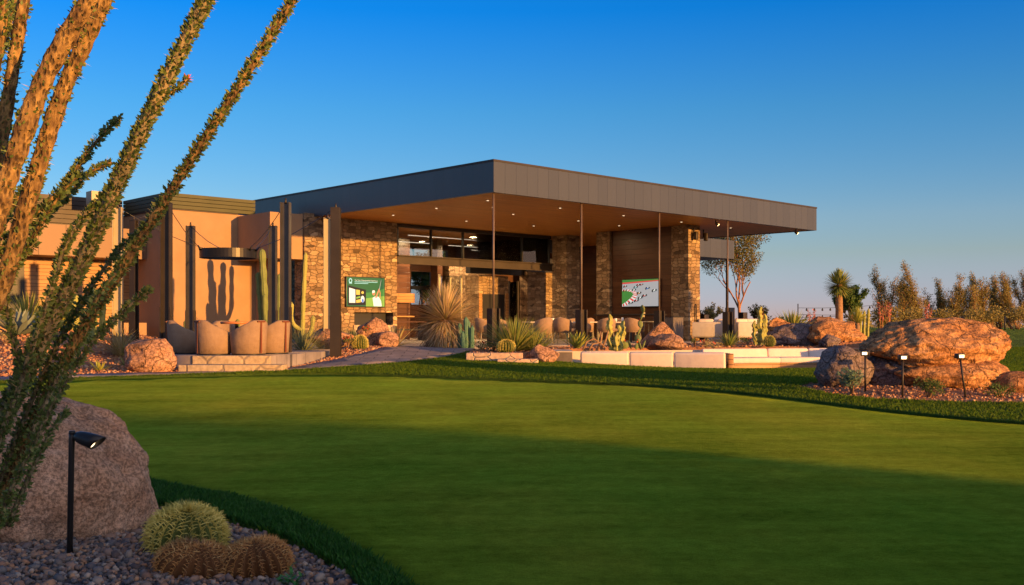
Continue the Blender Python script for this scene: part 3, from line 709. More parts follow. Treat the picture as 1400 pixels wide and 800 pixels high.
# ================================================================ CLUB CHAIRS
M['fabric'] = mat('fabric', (.235,.155,.10), (.28,.19,.125), 8, .95, bump=[(5,.35,.06),(160,.3,.003)])
M['strap'] = mat('strap', (.13,.035,.012), rough=.5)
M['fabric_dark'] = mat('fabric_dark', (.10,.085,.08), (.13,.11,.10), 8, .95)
def shell(mb, r, th, a0, a1, zb, top, n=26, flare=.04):
    """curved upholstered wall; top(t) gives height"""
    vs = []; rows = 6
    for i in range(n+1):
        t = i/n; a = a0+(a1-a0)*t; hT = top(t)
        ring_ = [(r-th,zb),(r,zb),(r+flare*.4,zb+(hT-zb)*.45),(r+flare,hT-.03),(r+flare-.03,hT),(r-th+.03+flare*.4,hT),(r-th,hT-.03)]
        for (q, z) in ring_: vs.append((q*math.cos(a), q*math.sin(a), z))
    k = 7; fs = [(i*k+j, i*k+(j+1)%k, (i+1)*k+(j+1)%k, (i+1)*k+j)[::-1] for i in range(n) for j in range(k)]
    fs += [tuple(range(k)), tuple(n*k+j for j in range(k))[::-1]]
    mb.add(vs, fs, 0, True)
def club_chair(label):
    t = thing('club_chair', label, 'armchair', group='tan club chairs round the plaza table')
    mb = MB(); shell(mb, .36, .13, R(-155), R(155), .03, lambda u: .74-.34*max(0, (abs(u-.5)-.10)/.40)**.8); mb.build('backrest', 'fabric', t)
    mb = MB(); mb.lathe([(.26,.05),(.275,.30),(.27,.42),(.22,.45),(0.01,.455)], 24, c=(-.03,0,0)); mb.build('seat', 'fabric', t)
    mb = MB(); mb.lathe([(.35,.0),(.35,.028)], 24); mb.build('plinth', 'black', t)
    mb = MB(); mb.box(.392,.402,-.022,.022,.04,.70); mb.box(.33,.415,-.10,.10,.695,.725); mb.build('strap', 'strap', t)
    return t
proto = club_chair('leftmost tan club chair beside the front left steel post, mostly in shade')
cc = Vector((-6.2, 23.75))
cs = [(at(253,443,22.9),'leftmost tan club chair beside the front left steel post'),(at(292,443,22.15),'tan club chair with a leather strap down its back, left of centre above the steps'),
      (at(340,443,22.15),'tan club chair with a leather strap, right of centre above the steps'),(at(372,443,22.9),'rightmost tan club chair beside the tall dark steel post'),(Vector((-6.9,24.9)),'tan club chair on the far side of the round table')]
for i, (p, lb) in enumerate(cs):
    o = proto if i == 0 else copy_tree(proto); v = Vector((p.x, p.y))-cc
    place(o, (p.x, p.y, FL), math.atan2(v.y, v.x)+(-.25,-.62,.62,.25,0)[i], 1, lb)
tb = thing('round_table', 'small round table with an orange wooden top behind the club chairs', 'table', (cc.x-.15, cc.y+.1, FL))
mb = MB(); mb.lathe([(.36,.66),(.37,.68),(.37,.70),(.355,.715)], 28); M['orange_wood'] = mat('orange_wood', (.40,.13,.04), (.5,.18,.06), 3, .4); mb.build('tabletop', 'orange_wood', tb)
mb = MB(); mb.lathe([(.2,0),(.2,.02),(.04,.05),(.04,.655)], 16); mb.build('pedestal', 'black', tb)

# ================================================================ TELEVISIONS
M['scr_dark'] = mat('scr_dark', (.02,.12,.03), emit=((.012,.10,.03), 1.1)); 
def emat(n, c, s=.30): M[n] = mat(n, tuple(x*.3 for x in c), rough=.3, emit=(c, s))
for n_, c_ in (('s_dkgreen',(.02,.13,.045)),('s_mdgreen',(.06,.25,.05)),('s_ltgreen',(.24,.45,.07)),('s_white',(.80,.85,.80)),('s_cyan',(.35,.75,.8)),('s_black',(.01,.015,.015)),('s_yellow',(.7,.55,.1)),('s_blue',(.04,.18,.7)),('s_skin',(.55,.25,.12)),('s_grey',(.42,.43,.45)),('s_red',(.7,.08,.07)),('s_orange',(.85,.35,.04)),('s_teal',(.02,.25,.22))): emat(n_, c_)
def poly(mb, pts, z, mi=0): mb.add([(x, -z, y) for x, y in pts], [tuple(range(len(pts)))], mi)
def disc(x, y, rx, ry=None, n=12): ry = ry or rx; return [(x+rx*math.cos(2*math.pi*i/n), y+ry*math.sin(2*math.pi*i/n)) for i in range(n)]
def tv(label, loc, rz, W, H):
    t = thing('television', label, 'television', loc, rz)
    mb = MB(); mb.rbox(-W/2-.03, W/2+.03, 0, .07, -H/2-.03, H/2+.03, r=.008); mb.build('frame', 'black', t); return t
def on_screen(t, name, shapes, mats):
    mb = MB()
    for k, (pts, mi) in enumerate(shapes): poly(mb, pts, .004+.0012*k, mi)
    return mb.build(name, mats, t)
def text(t, s, x, y, size, matn, depth, name='lettering'):
    cu = bpy.data.curves.new(name, 'FONT'); cu.body = s; cu.size = size
    o = bpy.data.objects.new(name, cu); COL.objects.link(o); dg = bpy.context.evaluated_depsgraph_get()
    me = bpy.data.meshes.new_from_object(o.evaluated_get(dg)); bpy.data.objects.remove(o)
    me.materials.clear(); me.materials.append(M[matn]); r = bpy.data.objects.new(name, me); COL.objects.link(r)
    r.parent = t; r.location = (x, -depth, y); r.rotation_euler = (R(90), 0, 0); return r
p = B(2.21, WB-.09); W, H = 1.72, 1.08
t1 = tv('wide television on the sunlit stone wall showing a golfer in white on green', (p.x, p.y, EYE+(HZ-399)/FPX*38.45), RZ, W, H)
S = lambda u, v: (-W/2+u*W, H/2-v*H)      # u right, v down in 0..1
Q = lambda *uv: [S(*q) for q in uv]
def D(u, v, ru, rv): return disc(*S(u,v), ru*W, rv*H)
on_screen(t1, 'screen', [(Q((0,1),(1,1),(1,0),(0,0)),0),(Q((.5,1),(1,1),(1,.36),(.72,.5),(.5,.52)),1),(Q((.5,1),(1,1),(1,.62),(.5,.72)),2),(Q((.03,.97),(.5,.95),(.5,.42),(.03,.28)),3),
  (Q((.06,.88),(.22,.88),(.22,.42),(.06,.36)),4),(Q((.24,.60),(.34,.60),(.34,.44),(.24,.42)),6),(D(.41,.52,.035,.05),6),(D(.41,.75,.05,.12),4),(D(.415,.80,.025,.07),7),(Q((.24,.74),(.35,.70),(.35,.64),(.24,.68)),2),(Q((.24,.88),(.36,.86),(.36,.75),(.24,.78)),6),
  (D(.09,.12,.045,.09),5),(D(.09,.12,.025,.05),0),(Q((.055,.22),(.13,.22),(.13,.19),(.055,.19)),5)], ['s_dkgreen','s_mdgreen','s_ltgreen','s_black','s_white','s_cyan','s_yellow','s_blue'])
on_screen(t1, 'golfer_picture', [(Q((.70,.99),(.92,.99),(.90,.80),(.84,.66),(.74,.64),(.67,.70)),0),(D(.70,.54,.042,.075),1),(Q((.655,.54),(.735,.50),(.72,.45),(.67,.455)),0),(D(.695,.475,.04,.045),0),
  (Q((.735,.68),(.775,.70),(.86,.40),(.835,.36)),1),(Q((.845,.70),(.88,.70),(.885,.52),(.85,.38),(.835,.42),(.86,.54)),1),(Q((.842,.40),(.855,.40),(.905,.05),(.898,.05)),2)], ['s_white','s_skin','s_grey']).location = (0,-.02,0)
text(t1, "The Tour Championship Experience", -W/2+.19*W, H/2-.12*H, .072, 's_white', .03)
text(t1, "Watch live all weekend at the club", -W/2+.19*W, H/2-.18*H, .045, 's_white', .03) if False else None
for k, (u0, u1, v) in enumerate(((.19,.80,.165),(.19,.55,.215))):
    mb = MB(); poly(mb, Q((u0,v),(u1,v),(u1,v-.018),(u0,v-.018)), .03); mb.build('small_print', 's_cyan', t1)
p = B(12.45-.09, 4.60); W, H = 1.93, 1.10
t2 = tv('wide television on the dark wooden wall showing racing cars in a bend', (p.x, p.y, EYE+(HZ-400.5)/FPX*42.3), RZ-math.pi/2, W, H)
rs = [(Q((0,1),(1,1),(1,0),(0,0)),0),(Q((0,.10),(1,.04),(1,0),(0,0)),1),(Q((0,.16),(1,.08),(1,.04),(0,.10)),2)]
# kerb of alternating red and white round a green infield
inf = [(0,.92),(.12,.82),(.26,.66),(.32,.54),(.26,.46),(.14,.42),(0,.42)]
out = [(0,1.0),(.18,.93),(.36,.74),(.43,.53),(.34,.41),(.18,.36),(0,.36)]
rs.append((Q(*out), 3)); 
for i in range(6):
    a0, a1, b0_, b1_ = out[i], out[i+1], inf[i], inf[i+1]
    for j in range(2):
        f0, f1 = j*.5+.12, j*.5+.37
        L = lambda p_, q_, f: (p_[0]+(q_[0]-p_[0])*f, p_[1]+(q_[1]-p_[1])*f)
        rs.append((Q(L(a0,a1,f0), L(a0,a1,f1), L(b0_,b1_,f1), L(b0_,b1_,f0)), 2))
rs.append((Q(*inf), 1))
on_screen(t2, 'screen', rs, ['s_grey','s_mdgreen','s_red','s_white'])
def race_car(u, v, c, s=1.0):
    mb = MB(); k = 0
    for pts, mi in ((D(u,v,.055*s,.035*s),0),(Q((u-.06*s,v+.02*s),(u+.05*s,v-.03*s),(u+.055*s,v-.005*s),(u-.05*s,v+.045*s)),1),(D(u-.04*s,v+.03*s,.018*s,.03*s),0),(D(u+.045*s,v-.01*s,.018*s,.03*s),0),(D(u+.012*s,v-.015*s,.014*s,.022*s),2)):
        poly(mb, pts, .03+.001*k, mi); k += 1
    mb.build('racing_car_picture', ['s_black', c, 's_white'], t2)
for u, v, c, s in ((.24,.86,'s_grey',1.1),(.40,.78,'s_red',1.1),(.50,.68,'s_white',1.1),(.62,.60,'s_red',1.15),(.47,.50,'s_orange',1.1),(.33,.38,'s_white',1),(.38,.28,'s_cyan',1),(.45,.20,'s_red',.9),(.54,.19,'s_red',.8),(.70,.33,'s_blue',1.05),(.88,.42,'s_white',1.15),(.08,.40,'s_orange',.9),(.09,.24,'s_red',.9)): race_car(u, v, c, s)

# speakers on the pillar, lantern by the column
def wall_speaker(label, a, b, z, rz):
    q = B(a, b); t = thing('speaker', label, 'speaker', (q.x, q.y, FL+z), rz)
    mb = MB(); mb.rbox(-.07,.07,-.10,.05,-.16,.16, r=.02); mb.build('cabinet', 'bronze', t)
    mb = MB(); mb.box(-.02,.02,.05,.10,-.02,.30); mb.build('bracket', 'black', t)
wall_speaker('black speaker under the roof on the lit face of the stone pillar', 12.62, 2.05, 4.12, RZ)
wall_speaker('sunlit tan speaker hung under the roof just right of the stone pillar', 13.62, 2.3, 4.15, RZ+.3)
mq = B(12.80, 2.185); wl = thing('wall_ornament', 'slim arched metal grille set low on the lit face of the stone pillar', 'grille', (mq.x, mq.y, FL+.72), RZ)
mb = MB(); 
for s in (-1,1): mb.tube([(s*.07,-.02,0),(s*.07,-.02,.6),(s*.05,-.02,.68),(0,-.02,.72)], .011, 6)
mb.build('frame', 'black', wl)
mb = MB(); mb.tube([(0,-.018,.05),(0,-.018,.68)], .008, 6); mb.build('bar', 'black', wl)

# ================================================================ DINING FURNITURE
def dining_chair(label):
    t = thing('dining_chair', label, 'chair', group='upholstered dining chairs under the roof')
    mb = MB(); shell(mb, .28, .05, R(-120), R(120), .40, lambda u: .84-.20*(abs(u-.5)*2)**1.6, 20, .03); mb.build('backrest', 'fabric', t)
    mb = MB(); mb.lathe([(.24,.36),(.27,.38),(.27,.44),(.24,.47),(.01,.475)], 20); mb.build('seat', 'fabric', t)
    for x, y in ((.2,.2),(.2,-.2),(-.2,.2),(-.2,-.2)):
        mb = MB(); mb.tube([(x*.9,y*.9,.36),(x*1.15,y*1.15,0)], [.018,.012], 6); mb.build('leg', 'steel_pale', t)
    return t
proto = dining_chair('x')
dcs = [((662,34.5), 3.6,'dining chair half in shade, left of the big green yucca'),((742,33.0),-.9,'dining chair just right of the big green yucca, back to the lawn'),((769,33.6),-1.9,'dining chair with its arm lit, behind the yellow green agave'),
       ((800,36.0),-.9,'dining chair partly hidden by the slender column with bright base'),((829,35.0),-1.4,'dining chair turned squarely away, left of the twisted cactus'),((865,35.5),-2.1,'dining chair right of the twisted cactus'),((785,38.5),1.5,'dining chair on the far side of the long table'),
       ((690,36.5),2.8,'dining chair behind the big green yucca'),((640,37.5),3.0,'dining chair behind the green column cactus'),((842,39.0),1.3,'dining chair beyond the twisted cactus, under the racing television')]
for i, ((px, d), rz, lb) in enumerate(dcs):
    o = proto if i == 0 else copy_tree(proto); q = at(px, HZ, d); place(o, (q.x, q.y, FL), rz, 1.04, lb)
def table(label, px, d, rz, L, Wd, H=.74):
    q = at(px, HZ, d); t = thing('dining_table', label, 'table', (q.x, q.y, FL), rz)
    mb = MB(); mb.rbox(-L/2,L/2,-Wd/2,Wd/2,H-.04,H, r=.008); mb.build('tabletop', 'conc', t)
    for x in (-1,1):
        for y in (-1,1):
            mb = MB(); mb.box(x*(L/2-.1)-.03, x*(L/2-.1)+.03, y*(Wd/2-.08)-.03, y*(Wd/2-.08)+.03, 0, H-.042); mb.build('leg', 'black', t)
    return t
table('long dining table set with glasses, behind the chairs right of the yucca', 768, 35.9, .3, 2.6, .9)
table('dining table with cups near the twisted cactus', 842, 37.2, .3, 1.7, .9)
M['china'] = mat('china', (.75,.72,.68), rough=.3)
for (px, d, kindn, lb) in ((745,35.7,'glass','short white candle glass at the left end of the long dining table'),(756,35.8,'glass','white glass second from the left on the long dining table'),(766,35.85,'cup','tall white cup in the middle of the long dining table'),
        (773,35.9,'bowl','wide white bowl on the long dining table'),(792,36.0,'glass','white glass at the right end of the long dining table'),(842,37.0,'glass','white glass on the table behind the twisted cactus'),(851,37.2,'cup','blue white cup on the table right of the twisted cactus')):
    q = at(px, HZ, d); r_, h_ = {'glass':(.045,.12),'cup':(.04,.15),'bowl':(.09,.09)}[kindn]
    mb = MB(); mb.lathe([(r_*.75,0),(r_,h_*.5),(r_,h_),(r_*.85,h_),(r_*.8,h_*.3)], 14)
    tag(mb.build(kindn, 'china', None, (q.x, q.y, FL+.741)), lb, kindn, 'tableware on the dining tables')
def bar_stool(label, px, d, rz):
    q = at(px, HZ, d); t = thing('bar_stool', label, 'stool', (q.x, q.y, FL), rz, 'bar stools by the dark wall')
    for x in (-1,1):
        for y in (-1,1):
            mb = MB(); mb.tube([(x*.17,y*.17,.72),(x*.22,y*.22,0)], .014, 6); mb.build('leg', 'steel', t)
    mb = MB(); mb.rbox(-.2,.2,-.2,.2,.72,.76, r=.012); mb.build('seat', 'steel_pale', t)
    for y in (-.17,.17):
        mb = MB(); mb.tube([(.18,y,.76),(.24,y,1.12)], .013, 6); mb.build('back_post', 'steel', t)
    for z in (.92,1.04): 
        mb = MB(); mb.box(.205+(z-.9)*.16,.225+(z-.9)*.16,-.2,.2,z,z+.07); mb.build('back_slat', 'steel_pale', t)
    return t
bar_stool('metal bar stool with slatted back beside the base of the right slender column', 890, 37.6, -.6)
bar_stool('metal bar stool deep in shade under the racing television', 872, 39.0, -.3)
q = B(11.3, 4.2); bc = thing('bar_counter', 'dark bar counter in front of the wooden wall under the racing television', 'counter', (q.x, q.y, FL), RZ)
mb = MB(); mb.rbox(-.35,.35,-1.5,1.7,1.0,1.05, r=.008); mb.build('worktop', 'black', bc)
mb = MB(); mb.box(-.25,.25,-1.4,1.6,0,.998); mb.build('base', 'walnut', bc)
q = at(920, HZ, 38.0); pc = thing('side_cabinet', 'narrow grey brown cabinet between the slender column and the stone pillar', 'cabinet', (q.x, q.y, FL), RZ)
mb = MB(); mb.rbox(-.3,.3,-.25,.25,.06,.9, r=.01); mb.build('body', 'fabric_dark', pc); mb = MB(); mb.box(-.32,.32,-.27,.27,.903,.93); mb.build('top', 'black', pc)
# indoor console on the left of the opening
q = B(4.9, 10.6); pc = thing('console_table', 'dark low console just inside the opening right of the stone wall', 'console', (q.x, q.y, FL), RZ)
mb = MB(); mb.box(-.9,.9,-.25,.25,.40,.46); mb.build('shelf', 'black', pc); mb = MB(); mb.box(-.9,.9,-.25,.25,.72,.77); mb.build('top', 'walnut', pc)
for x in (-.88,.84):
    mb = MB(); mb.box(x,x+.04,-.25,.25,0,.718); mb.build('side', 'black', pc)

# ================================================================ LOUNGE AT RIGHT
M['cushion'] = mat('cushion', (.62,.52,.46), (.68,.58,.52), 5, .95, bump=[(4,.3,.05),(150,.2,.003)])
M['cushion_grey'] = mat('cushion_grey', (.42,.38,.35), (.48,.43,.40), 5, .95, bump=[(4,.3,.05),(150,.2,.003)])
def lounge_sofa(label, px, d, rz, L, zf=FL):
    q = at(px, HZ, d); t = thing('outdoor_sofa', label, 'sofa', (q.x, q.y, zf), rz, 'sofas of the far lounge')
    mb = MB(); mb.rbox(-L/2,L/2,-.42,.42,.12,.40, r=.04); mb.build('base', 'cushion_grey', t)
    mb = MB(); mb.rbox(-L/2,L/2,-.46,-.30,.14,.74, r=.05); mb.build('backrest', 'cushion_grey', t)
    for s in (-1,1):
        mb = MB(); mb.rbox(s*(L/2-.08)-.08, s*(L/2-.08)+.08,-.45,.42,.14,.62, r=.04); mb.build('armrest', 'cushion_grey', t)
        mb = MB(); mb.rbox(s*L/5-.3, s*L/5+.3,-.28,-.10,.42,.86, r=.06); mb.build('cushion', 'cushion', t)
        for y in (-.35,.35):
            mb = MB(); mb.box(s*(L/2-.12)-.02, s*(L/2-.12)+.02, y-.02, y+.02, 0, .12); mb.build('leg', 'black', t)
    return t
lounge_sofa('long grey sofa in shade just right of the stone pillar', 978, 41.0, -.15, 1.9)
lounge_sofa('short sunlit grey sofa right of the dark column base', 1017, 40.5, .35, 1.1)
lounge_sofa('farther grey sofa with pale cushions behind the other two', 985, 45.0, 3.1, 1.7)
for px, d, lb in ((998,39.3,'dark square bollard between the two lounge sofas'),(963,43.0,'dark bollard just right of the stone pillar'),(1016,43.6,'dark bollard behind the short sunlit sofa')):
    q = at(px, HZ, d); t = thing('bollard', lb, 'bollard', (q.x, q.y, FL), RZ, 'dark bollards of the lounge')
    H = {998:1.28,963:1.05,1016:1.15}[px]
    mb = MB(); mb.rbox(-.15,.15,-.12,.12,0,H, r=.01); mb.build('post', 'bronze', t); mb = MB(); mb.box(-.17,.17,-.14,.14,-.01,.02); mb.build('base_plate', 'black', t)

# ================================================================ SUNKEN SEATING
def pit_seat(label, a, b, zt, seatside, first=False):
    """module from point a to b (xy); back cushion leaning, seat on the far/near side"""
    a = Vector(a); b = Vector(b); L = (b-a).length; c = (a+b)/2; ang = math.atan2(b.y-a.y, b.x-a.x)
    t = thing('pit_sofa', label, 'sofa', (c.x, c.y, -.10), ang, 'pale sofas built round the seating pit'); H = zt+.10; s = seatside
    lean = Matrix.Translation((0, s*.10, .22)) @ Matrix.Rotation(-s*R(-11), 4, 'X')
    mb = MB(); mb.rbox(-L/2+.008, L/2-.008, -.09, .09, 0, H-.22, r=.055, M4=lean, seg=4); mb.build('back_cushion', 'cushion', t)
    y0, y1 = (.14,.85) if s > 0 else (-.85,-.14)
    mb = MB(); mb.rbox(-L/2+.008, L/2-.008, y0, y1, .30, .46, r=.05, seg=3); mb.build('seat_cushion', 'cushion', t)
    mb = MB(); mb.rbox(-L/2+.001, L/2-.001, y0+(.02 if s>0 else .06), y1-(.06 if s>0 else .02), 0, .297, r=.008); mb.build('base', 'siding', t)
    return t
near = [(1.02,26.25),(2.28,26.15),(3.97,26.0),(5.42,25.8)]
nl = ['pale sofa module nearest the pit wall at left, seen from behind','pale sofa module in the middle of the near row, seen from behind','shaded pale sofa module at the right end of the near row, seen from behind']
near = [tuple(at(px, HZ, d).xy) for px, d in ((793,26.3),(860,26.2),(921,26.0),(992,25.6))]
for i in range(3): pit_seat(nl[i], near[i], near[i+1], .60, 1)
far = [tuple(at(px, HZ, d).xy) for px, d in ((958,29.2),(1047,29.8),(1103,30.1),(1162,30.3))]
fl_ = ['sunlit pale sofa module at the left of the far row','pale sofa module in the middle of the far row with a slanting shadow','pale sofa module at the right end of the far row']
for i in range(3): pit_seat(fl_[i], far[i], far[i+1], .60, -1)
pw = thing('pit_wall', 'low square wall in shade closing the left end of the seating pit', 'wall', (.95,26.4,-.1), 0)
q0 = at(752,HZ,26.4); q1 = at(782,HZ,26.4)
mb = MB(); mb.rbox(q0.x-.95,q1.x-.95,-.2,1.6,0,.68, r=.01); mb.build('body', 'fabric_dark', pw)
mb = MB(); mb.box(q0.x-.97,q1.x-.93,-.22,1.62,.683,.71); mb.build('coping', 'conc', pw)
q2 = at(1168,HZ,30.0)
pw = thing('pit_wall', 'sunlit stub wall closing the right end of the far pit sofas', 'wall', (q2.x,30.1,-.1), 0)
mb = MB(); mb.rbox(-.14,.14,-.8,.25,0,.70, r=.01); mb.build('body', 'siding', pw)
q2 = at(997,HZ,25.9)
pw = thing('pit_wall', 'sunlit tan end panel at the right end of the near pit sofas', 'wall', (q2.x,25.75,-.1), 0)
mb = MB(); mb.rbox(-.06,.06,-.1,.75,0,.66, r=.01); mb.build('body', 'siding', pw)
# pit back wall behind the far sofas so the bed is retained
pw = thing('retaining_wall', 'low tan wall behind the far row of pit sofas', 'wall', (0,0,-.1), 0)
mb = MB(); pts = [Vector(f)+Vector((0,.22)) for f in far]; pts = [Vector((1.2,28.0)), Vector((3.2,28.6))]+pts
for i in range(len(pts)-1):
    a, b_ = pts[i], pts[i+1]; n_ = Vector((-(b_-a).y, (b_-a).x)).normalized()*.14
    mb.add([(a.x,a.y,0),(b_.x,b_.y,0),(b_.x+n_.x,b_.y+n_.y,0),(a.x+n_.x,a.y+n_.y,0),(a.x,a.y,.66),(b_.x,b_.y,.66),(b_.x+n_.x,b_.y+n_.y,.66),(a.x+n_.x,a.y+n_.y,.66)], [(0,3,2,1),(4,5,6,7),(0,1,5,4),(1,2,6,5),(2,3,7,6),(3,0,4,7)])
mb.build('body', 'conc', pw)

# ================================================================ PATH LIGHTS
M['lens'] = mat('lens', (1,.85,.6), emit=((1,.72,.36), 1.6))
def garden_light(label, base, H, tilt, face):
    t = thing('garden_light', label, 'lamp', base, 0, 'garden lights by the far boulders')
    top = Vector((tilt*H, 0, H)); mb = MB(); mb.tube([(0,0,-.05), top], .016, 8); mb.build('pole', 'bronze', t)
    Mx = Matrix.Translation(top) @ Matrix.Rotation(face, 4, 'Z')
    mb = MB(); mb.rbox(-.062,.062,-.05,.05,-.045,.03, r=.01, M4=Mx); mb.build('head', 'black', t)
    mb = MB(); mb.box(-.035,.035,-.055,-.051,-.03,.01, M4=Mx); mb.build('lens', 'lens', t)
for px, py, d, tl, fc, lb, ht in ((1183,532,15.6,0,-.5,'garden light in front of the dark left boulder',.60),(1234,545,15.0,.0,0,'middle garden light standing upright before the big boulder',.60),(1321,545,15.0,-.15,.1,'leaning garden light on the right before the big boulder',.62)):
    q = at(px, HZ, d); garden_light(lb, (q.x, q.y, Z(q.x, q.y)), ht, tl, fc)
# near spot
nb = at(95, HZ, 5.5)
t = thing('garden_spotlight', 'near black garden spotlight on a post in front of the granite boulder', 'lamp', (nb.x, nb.y, Z(nb.x, nb.y)))
zt = 1.3-(592-HZ)/FPX*5.5-t.location.z
mb = MB(); mb.tube([(0,0,-.05),(0.012,0,zt-.03),(.014,0,zt)], .0155, 12); mb.tube([(.014,0,zt-.005),(.014,0,zt+.012)], [.018,.016], 12); M['satin'] = mat('satin', (.03,.028,.027), rough=.35, metal=.3); mb.build('pole', 'satin', t)
ax = Vector((.94,-.22,-.26)).normalized(); h0 = Vector((.025,0,zt-.012))
def along(prof): return [h0+ax*x for x, r in prof], [r for x, r in prof]
pp, rr = along([(0,.014),(.012,.022),(.03,.03),(.06,.036),(.10,.040),(.14,.042)])
mb = MB(); k = 20
up = Vector((0,0,1)); X = ax.cross(up).normalized(); Y = X.cross(ax).normalized()
vs = []
for i, (x, r) in enumerate([(0,.012),(.012,.022),(.03,.031),(.06,.037),(.11,.041),(.15,.042),(.149,.038),(.10,.034)]):
    for j in range(k):
        a = 2*math.pi*j/k; cut = 1 if i < 5 else 1
        ex = x + (.028*math.sin(a) if i in (5,6) else 0)          # hood longer at the top
        vs.append(h0+ax*ex+X*math.cos(a)*r+Y*math.sin(a)*r)
fs = [(i*k+j, i*k+(j+1)%k, (i+1)*k+(j+1)%k, (i+1)*k+j) for i in range(7) for j in range(k)]+[tuple(range(k))[::-1]]
mb.add(vs, fs, 0, True); mb.build('head', 'satin', t)
mb = MB(); mb.add([h0+ax*.112+X*math.cos(2*math.pi*j/k)*.034+Y*math.sin(2*math.pi*j/k)*.034 for j in range(k)], [tuple(range(k))]); M['lens_near'] = mat('lens_near', (1,.8,.5), emit=((1,.72,.35), 2.0)); mb.build('lens', 'lens_near', t)

# ================================================================ LIT FITTINGS
def lamp(name, p, power, size=.3):
    l_ = bpy.data.lights.new(name, 'AREA'); l_.shape = 'DISK'; l_.size = size; l_.energy = power; l_.color = (1.0,.62,.30)
    o = bpy.data.objects.new(name, l_); COL.objects.link(o); o.location = p; return o
for (a, b, z, pw_) in ((2.2,3.4,4.50,35),(6.0,3.4,4.50,35),(5.4,7.4,4.50,35),(9.6,4.0,4.50,15),(9.8,7.4,4.50,20),(7.0,11.6,4.3,120),(11.0,13.6,4.3,120)):
    q = B(a, b); lamp('ceiling_lamp', (q.x, q.y, FL+z), pw_)
# ================================================================ ROCKS
def rock_mat(name, c1, c2, c3, sc=3, dark=(.12,.08,.06), speck=None, bs=.6, crack=1.9, cd=.8):
    m = mat(name, c1, c2, sc, .92, c3=c3, bump=[(4,bs,.10),(22,.6,.03),(110,.45,.006)], spec=.25, detail=10)
    n = m.node_tree.nodes; l = m.node_tree.links; b = n['Principled BSDF']; src = b.inputs['Base Color'].links[0].from_socket
    tc = n.new('ShaderNodeTexCoord'); v = n.new('ShaderNodeTexNoise'); v.inputs['Scale'].default_value = speck or 45; v.inputs['Detail'].default_value = 5; v.inputs['Roughness'].default_value = .8
    l.new(tc.outputs['Object'], v.inputs['Vector'])
    mr = n.new('ShaderNodeMapRange'); mr.inputs[1].default_value = .42; mr.inputs[2].default_value = .58; mr.inputs[3].default_value = .35; mr.inputs[4].default_value = 1.25
    l.new(v.outputs[0], mr.inputs[0]); mx = n.new('ShaderNodeMix'); mx.data_type = 'RGBA'; mx.blend_type = 'MULTIPLY'; mx.inputs[0].default_value = .85
    l.new(src, mx.inputs[6]); l.new(mr.outputs[0], mx.inputs[7]); l.new(mx.outputs[2], b.inputs['Base Color'])
    # cracks
    wn = n.new('ShaderNodeTexNoise'); wn.inputs['Scale'].default_value = 2.2; wn.inputs['Detail'].default_value = 5; l.new(tc.outputs['Object'], wn.inputs['Vector'])
    va = n.new('ShaderNodeVectorMath'); va.operation = 'MULTIPLY_ADD'; va.inputs[1].default_value = (.7,.7,.7); l.new(wn.outputs['Color'], va.inputs[0]); l.new(tc.outputs['Object'], va.inputs[2])
    ve = n.new('ShaderNodeTexVoronoi'); ve.feature = 'DISTANCE_TO_EDGE'; ve.inputs['Scale'].default_value = crack; l.new(va.outputs[0], ve.inputs['Vector'])
    mc = n.new('ShaderNodeMapRange'); mc.inputs[1].default_value = .0; mc.inputs[2].default_value = .028; mc.inputs[3].default_value = .30; mc.inputs[4].default_value = 1; l.new(ve.outputs['Distance'], mc.inputs[0])
    m3 = n.new('ShaderNodeMix'); m3.data_type = 'RGBA'; m3.blend_type = 'MULTIPLY'; m3.inputs[0].default_value = cd; l.new(mx.outputs[2], m3.inputs[6]); l.new(mc.outputs[0], m3.inputs[7]); l.new(m3.outputs[2], b.inputs['Base Color'])
    bp = n.new('ShaderNodeBump'); bp.inputs['Strength'].default_value = cd; bp.inputs['Distance'].default_value = .04; l.new(mc.outputs[0], bp.inputs['Height']); l.new(b.inputs['Normal'].links[0].from_socket, bp.inputs['Normal']); l.new(bp.outputs[0], b.inputs['Normal'])
    return m
M['granite'] = rock_mat('granite', (.40,.21,.115), (.62,.39,.25), (.50,.29,.17), 5, speck=48, crack=.9, cd=.35)
M['red_rock'] = rock_mat('red_rock', (.30,.13,.05), (.58,.31,.14), (.44,.21,.085), 2.2, speck=16, bs=.9)
M['tan_rock'] = rock_mat('tan_rock', (.32,.17,.10), (.46,.27,.17), (.40,.22,.14), 2.0, speck=24)
M['grey_rock'] = rock_mat('grey_rock', (.15,.11,.11), (.24,.18,.17), (.20,.15,.14), 3, speck=30)
